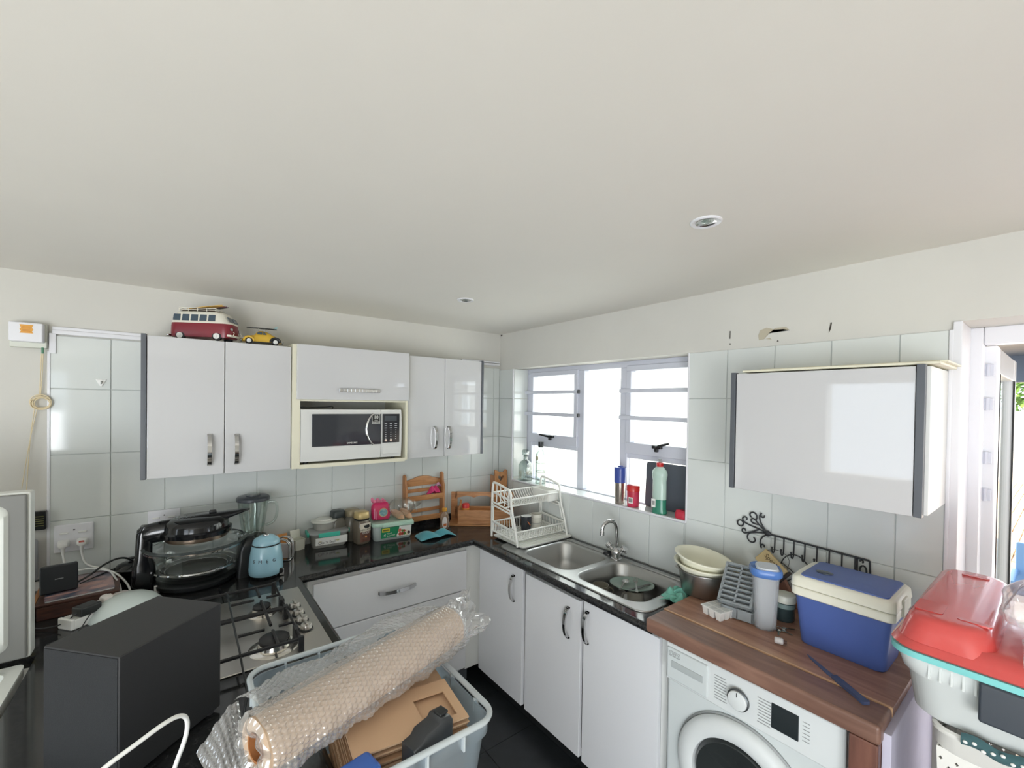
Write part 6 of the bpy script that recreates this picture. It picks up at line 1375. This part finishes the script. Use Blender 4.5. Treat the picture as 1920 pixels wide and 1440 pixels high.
obj('case', M().prism([(-.050, 0), (.046, 0), (.050, .012), (.050, .050), (.042, .062), (.020, .066), (.012, .058), (-.020, .056), (-.030, .046), (-.050, .044)], -.020, .020, 'y', bev=.003), mat('battery_black', (48, 50, 52), .4), t)
obj('release_tab', M().box(.022, .044, -.012, .012, .063, .069, bev=.003), BLACK, t)
obj('support_block', M().box(-.045, .045, -.016, .018, -.139, .001, bev=.003), CARDEDGE, t)
t = thing('blue_case', 'bright blue plastic case in the front left of the clear box', 'case', (-1.738, -1.990, ZC+.012), math.radians(10))
obj('body', M().box(-.034, .034, -.026, .030, 0, .178, bev=.010, seg=3), mat('bright_blue', (52, 104, 190), .3, coat=.3), t)
obj('grip_ridge', M().box(-.028, .028, -.029, -.024, .12, .16, bev=.002), mat('bright_blue', (52, 104, 190), .3), t)
t = thing('dark_pouch', 'dark glossy pouch down inside the clear box beneath the roll', 'pouch', (-1.790, -1.840, ZC+.012)); obj('pouch', M().loops([rloop(w, l, .02, z, 5) for w, l, z in ((.09, .17, 0), (.10, .18, .02), (.094, .17, .08), (.05, .12, .10))]), mat('pouch_dark', (70, 74, 76), .2, var=.4, vscale=20), t, ang=70)
# bubble wrapped paper roll
Pl, Pr = Vector((-1.893, -1.925, 1.162)), Vector((-1.425, -1.765, 1.162)); ax = (Pr-Pl).normalized(); RLn = (Pr-Pl).length
up = (Vector((0, 0, 1))-ax*ax.z).normalized(); sd_ = ax.cross(up)        # sd_ points to the front right
RMx = Matrix((ax, sd_, up)).transposed().to_4x4(); RMx.translation = Pl
t = thing('paper_roll', 'kraft paper roll in bubble wrap lying across the open clear box', 'roll', (0, 0, 0))
t.matrix_world = RMx
RP = mat('kraft_roll', (212, 184, 156), .8, var=.05)
obj('paper', M().lathe([(.024, 0), (.048, 0), (.048, RLn), (.024, RLn)], 48, closed=True, mtx=Matrix.Rotation(PI/2, 4, 'Y')), RP, t)
obj('core_tube', M().lathe([(.021, -.002), (.025, -.002), (.025, .02), (.021, .02)], 32, closed=True, mtx=Matrix.Rotation(PI/2, 4, 'Y')), mat('core_brown', (150, 96, 52), .8), t)
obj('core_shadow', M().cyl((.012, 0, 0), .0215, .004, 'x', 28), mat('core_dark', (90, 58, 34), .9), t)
BWm = glass('bubble_film', (250, 250, 250), .14, .8, (240, 238, 236), .24)
def bub(u, v, r):    # hexagonally packed bubbles, u round the roll, v along it
    nU, nV = 34, 46; q = u*nU; p = v*nV; 
    if int(p) % 2: q += .5
    fu, fv = q-math.floor(q)-.5, p-math.floor(p)-.5; d = (fu*fu+fv*fv)
    return r+.0036*max(0, 1-d/.19)**.5
def wrap(u, v):
    a = 2*PI*u; r = bub(u, v, .0545)+.0020*math.sin(3*a+5*v)+.0012*math.sin(9*a-14*v)
    lo = max(0, math.cos(a-(-.55)))**3; r += lo*(.004+.003*math.sin(40*v+3*a)+.0022*math.sin(73*v-7*a))
    if math.sin(a) < -.2: r += .006*(-math.sin(a)-.2)
    return (v*RLn, r*math.cos(a), r*math.sin(a))
wr_ = obj('bubble_wrap', M().grid(wrap, 204, 230, wrapu=True), BWm, t, ang=80)
rnd = random.Random(21); ph = [rnd.uniform(0, 6.3) for _ in range(10)]
def crush(u, v):  # crumpled end of the wrap past the roll
    a = 2*PI*u; r = .0555*(1-.25*v)+.010*v+.012*v*math.sin(4*a+ph[0])+.010*v*math.sin(9*a+ph[1]+6*v)+.006*math.sin(15*a+ph[2]-9*v)*min(1, v*3)
    return (RLn+.085*v+.020*v*math.sin(2*a+ph[3])+.012*v*math.sin(7*a+ph[4]), r*math.cos(a)*1.0, r*math.sin(a)*.95)
FILM = glass('crumpled_film', (248, 248, 248), .16, .85, (240, 240, 240), .16)
obj('crumpled_end', M().grid(crush, 120, 36, wrapu=True), FILM, t, ang=40)
RMi = RMx.inverted()
def flap(u, v):   # loose wrap hanging off the left end of the roll
    A_, B_, C_, D_ = Vector((-1.898, -1.945, 1.120)), Vector((-1.903, -1.755, 1.150)), Vector((-1.972, -1.790, 1.105)), Vector((-1.930, -1.950, 1.085))
    p = A_.lerp(B_, u).lerp(D_.lerp(C_, u), v)+Vector((0, 0, .010*math.sin(PI*v)+.005*math.sin(7*u+5*v)))
    q, r_ = u*13, v*6; q += .5*(int(r_) % 2); d = (q-math.floor(q)-.5)**2+(r_-math.floor(r_)-.5)**2
    return tuple(RMi @ (p+Vector((0, 0, .0042*max(0, 1-d/.19)**.5))))
obj('loose_flap', M().grid(flap, 90, 48), BWm, t, ang=80)
def end_(u, v):
    a = 2*PI*u; r = .024+.033*v+.003*math.sin(11*a+4*v)*v
    return (-.006-.006*math.sin(PI*v)+.003*math.sin(7*a), r*math.cos(a), r*math.sin(a))
obj('end_wrap', M().grid(end_, 60, 12, wrapu=True), FILM, t, ang=70)
def tail(u, v):   # outer layer of wrap trailing off behind the roll
    q, p = v*5, u*42; q += .5*(int(p) % 2); d = (q-math.floor(q)-.5)**2+(p-math.floor(p)-.5)**2
    s_ = v; y = -.026-.100*s_; z = .050-.030*s_*s_+.006*math.sin(u*11)*s_+.004*math.sin(u*23+3*s_)
    return (.02+u*(RLn-.03), y, z+.004*max(0, 1-d/.19)**.5)
obj('trailing_wrap', M().grid(tail, 210, 26), BWm, t, ang=80)
tag(obj('oven_cable', M().tube([(-1.858, -.455, ZC+.004), (-1.850, -.56, ZC+.006), (-1.846, -.64, ZC+.056), (-1.845, -.74, ZC+.0585), (-1.847, -.92, ZC+.0585), (-1.848, -1.10, ZC+.0585), (-1.847, -1.185, ZC+.057), (-1.842, -1.235, ZC+.012), (-1.838, -1.30, ZC+.004), (-1.860, -1.42, ZC+.004)], .0032, n=8, smooth=2), BLACK), 'thin black cable trailing from the halogen oven across the gas hob', 'cable')
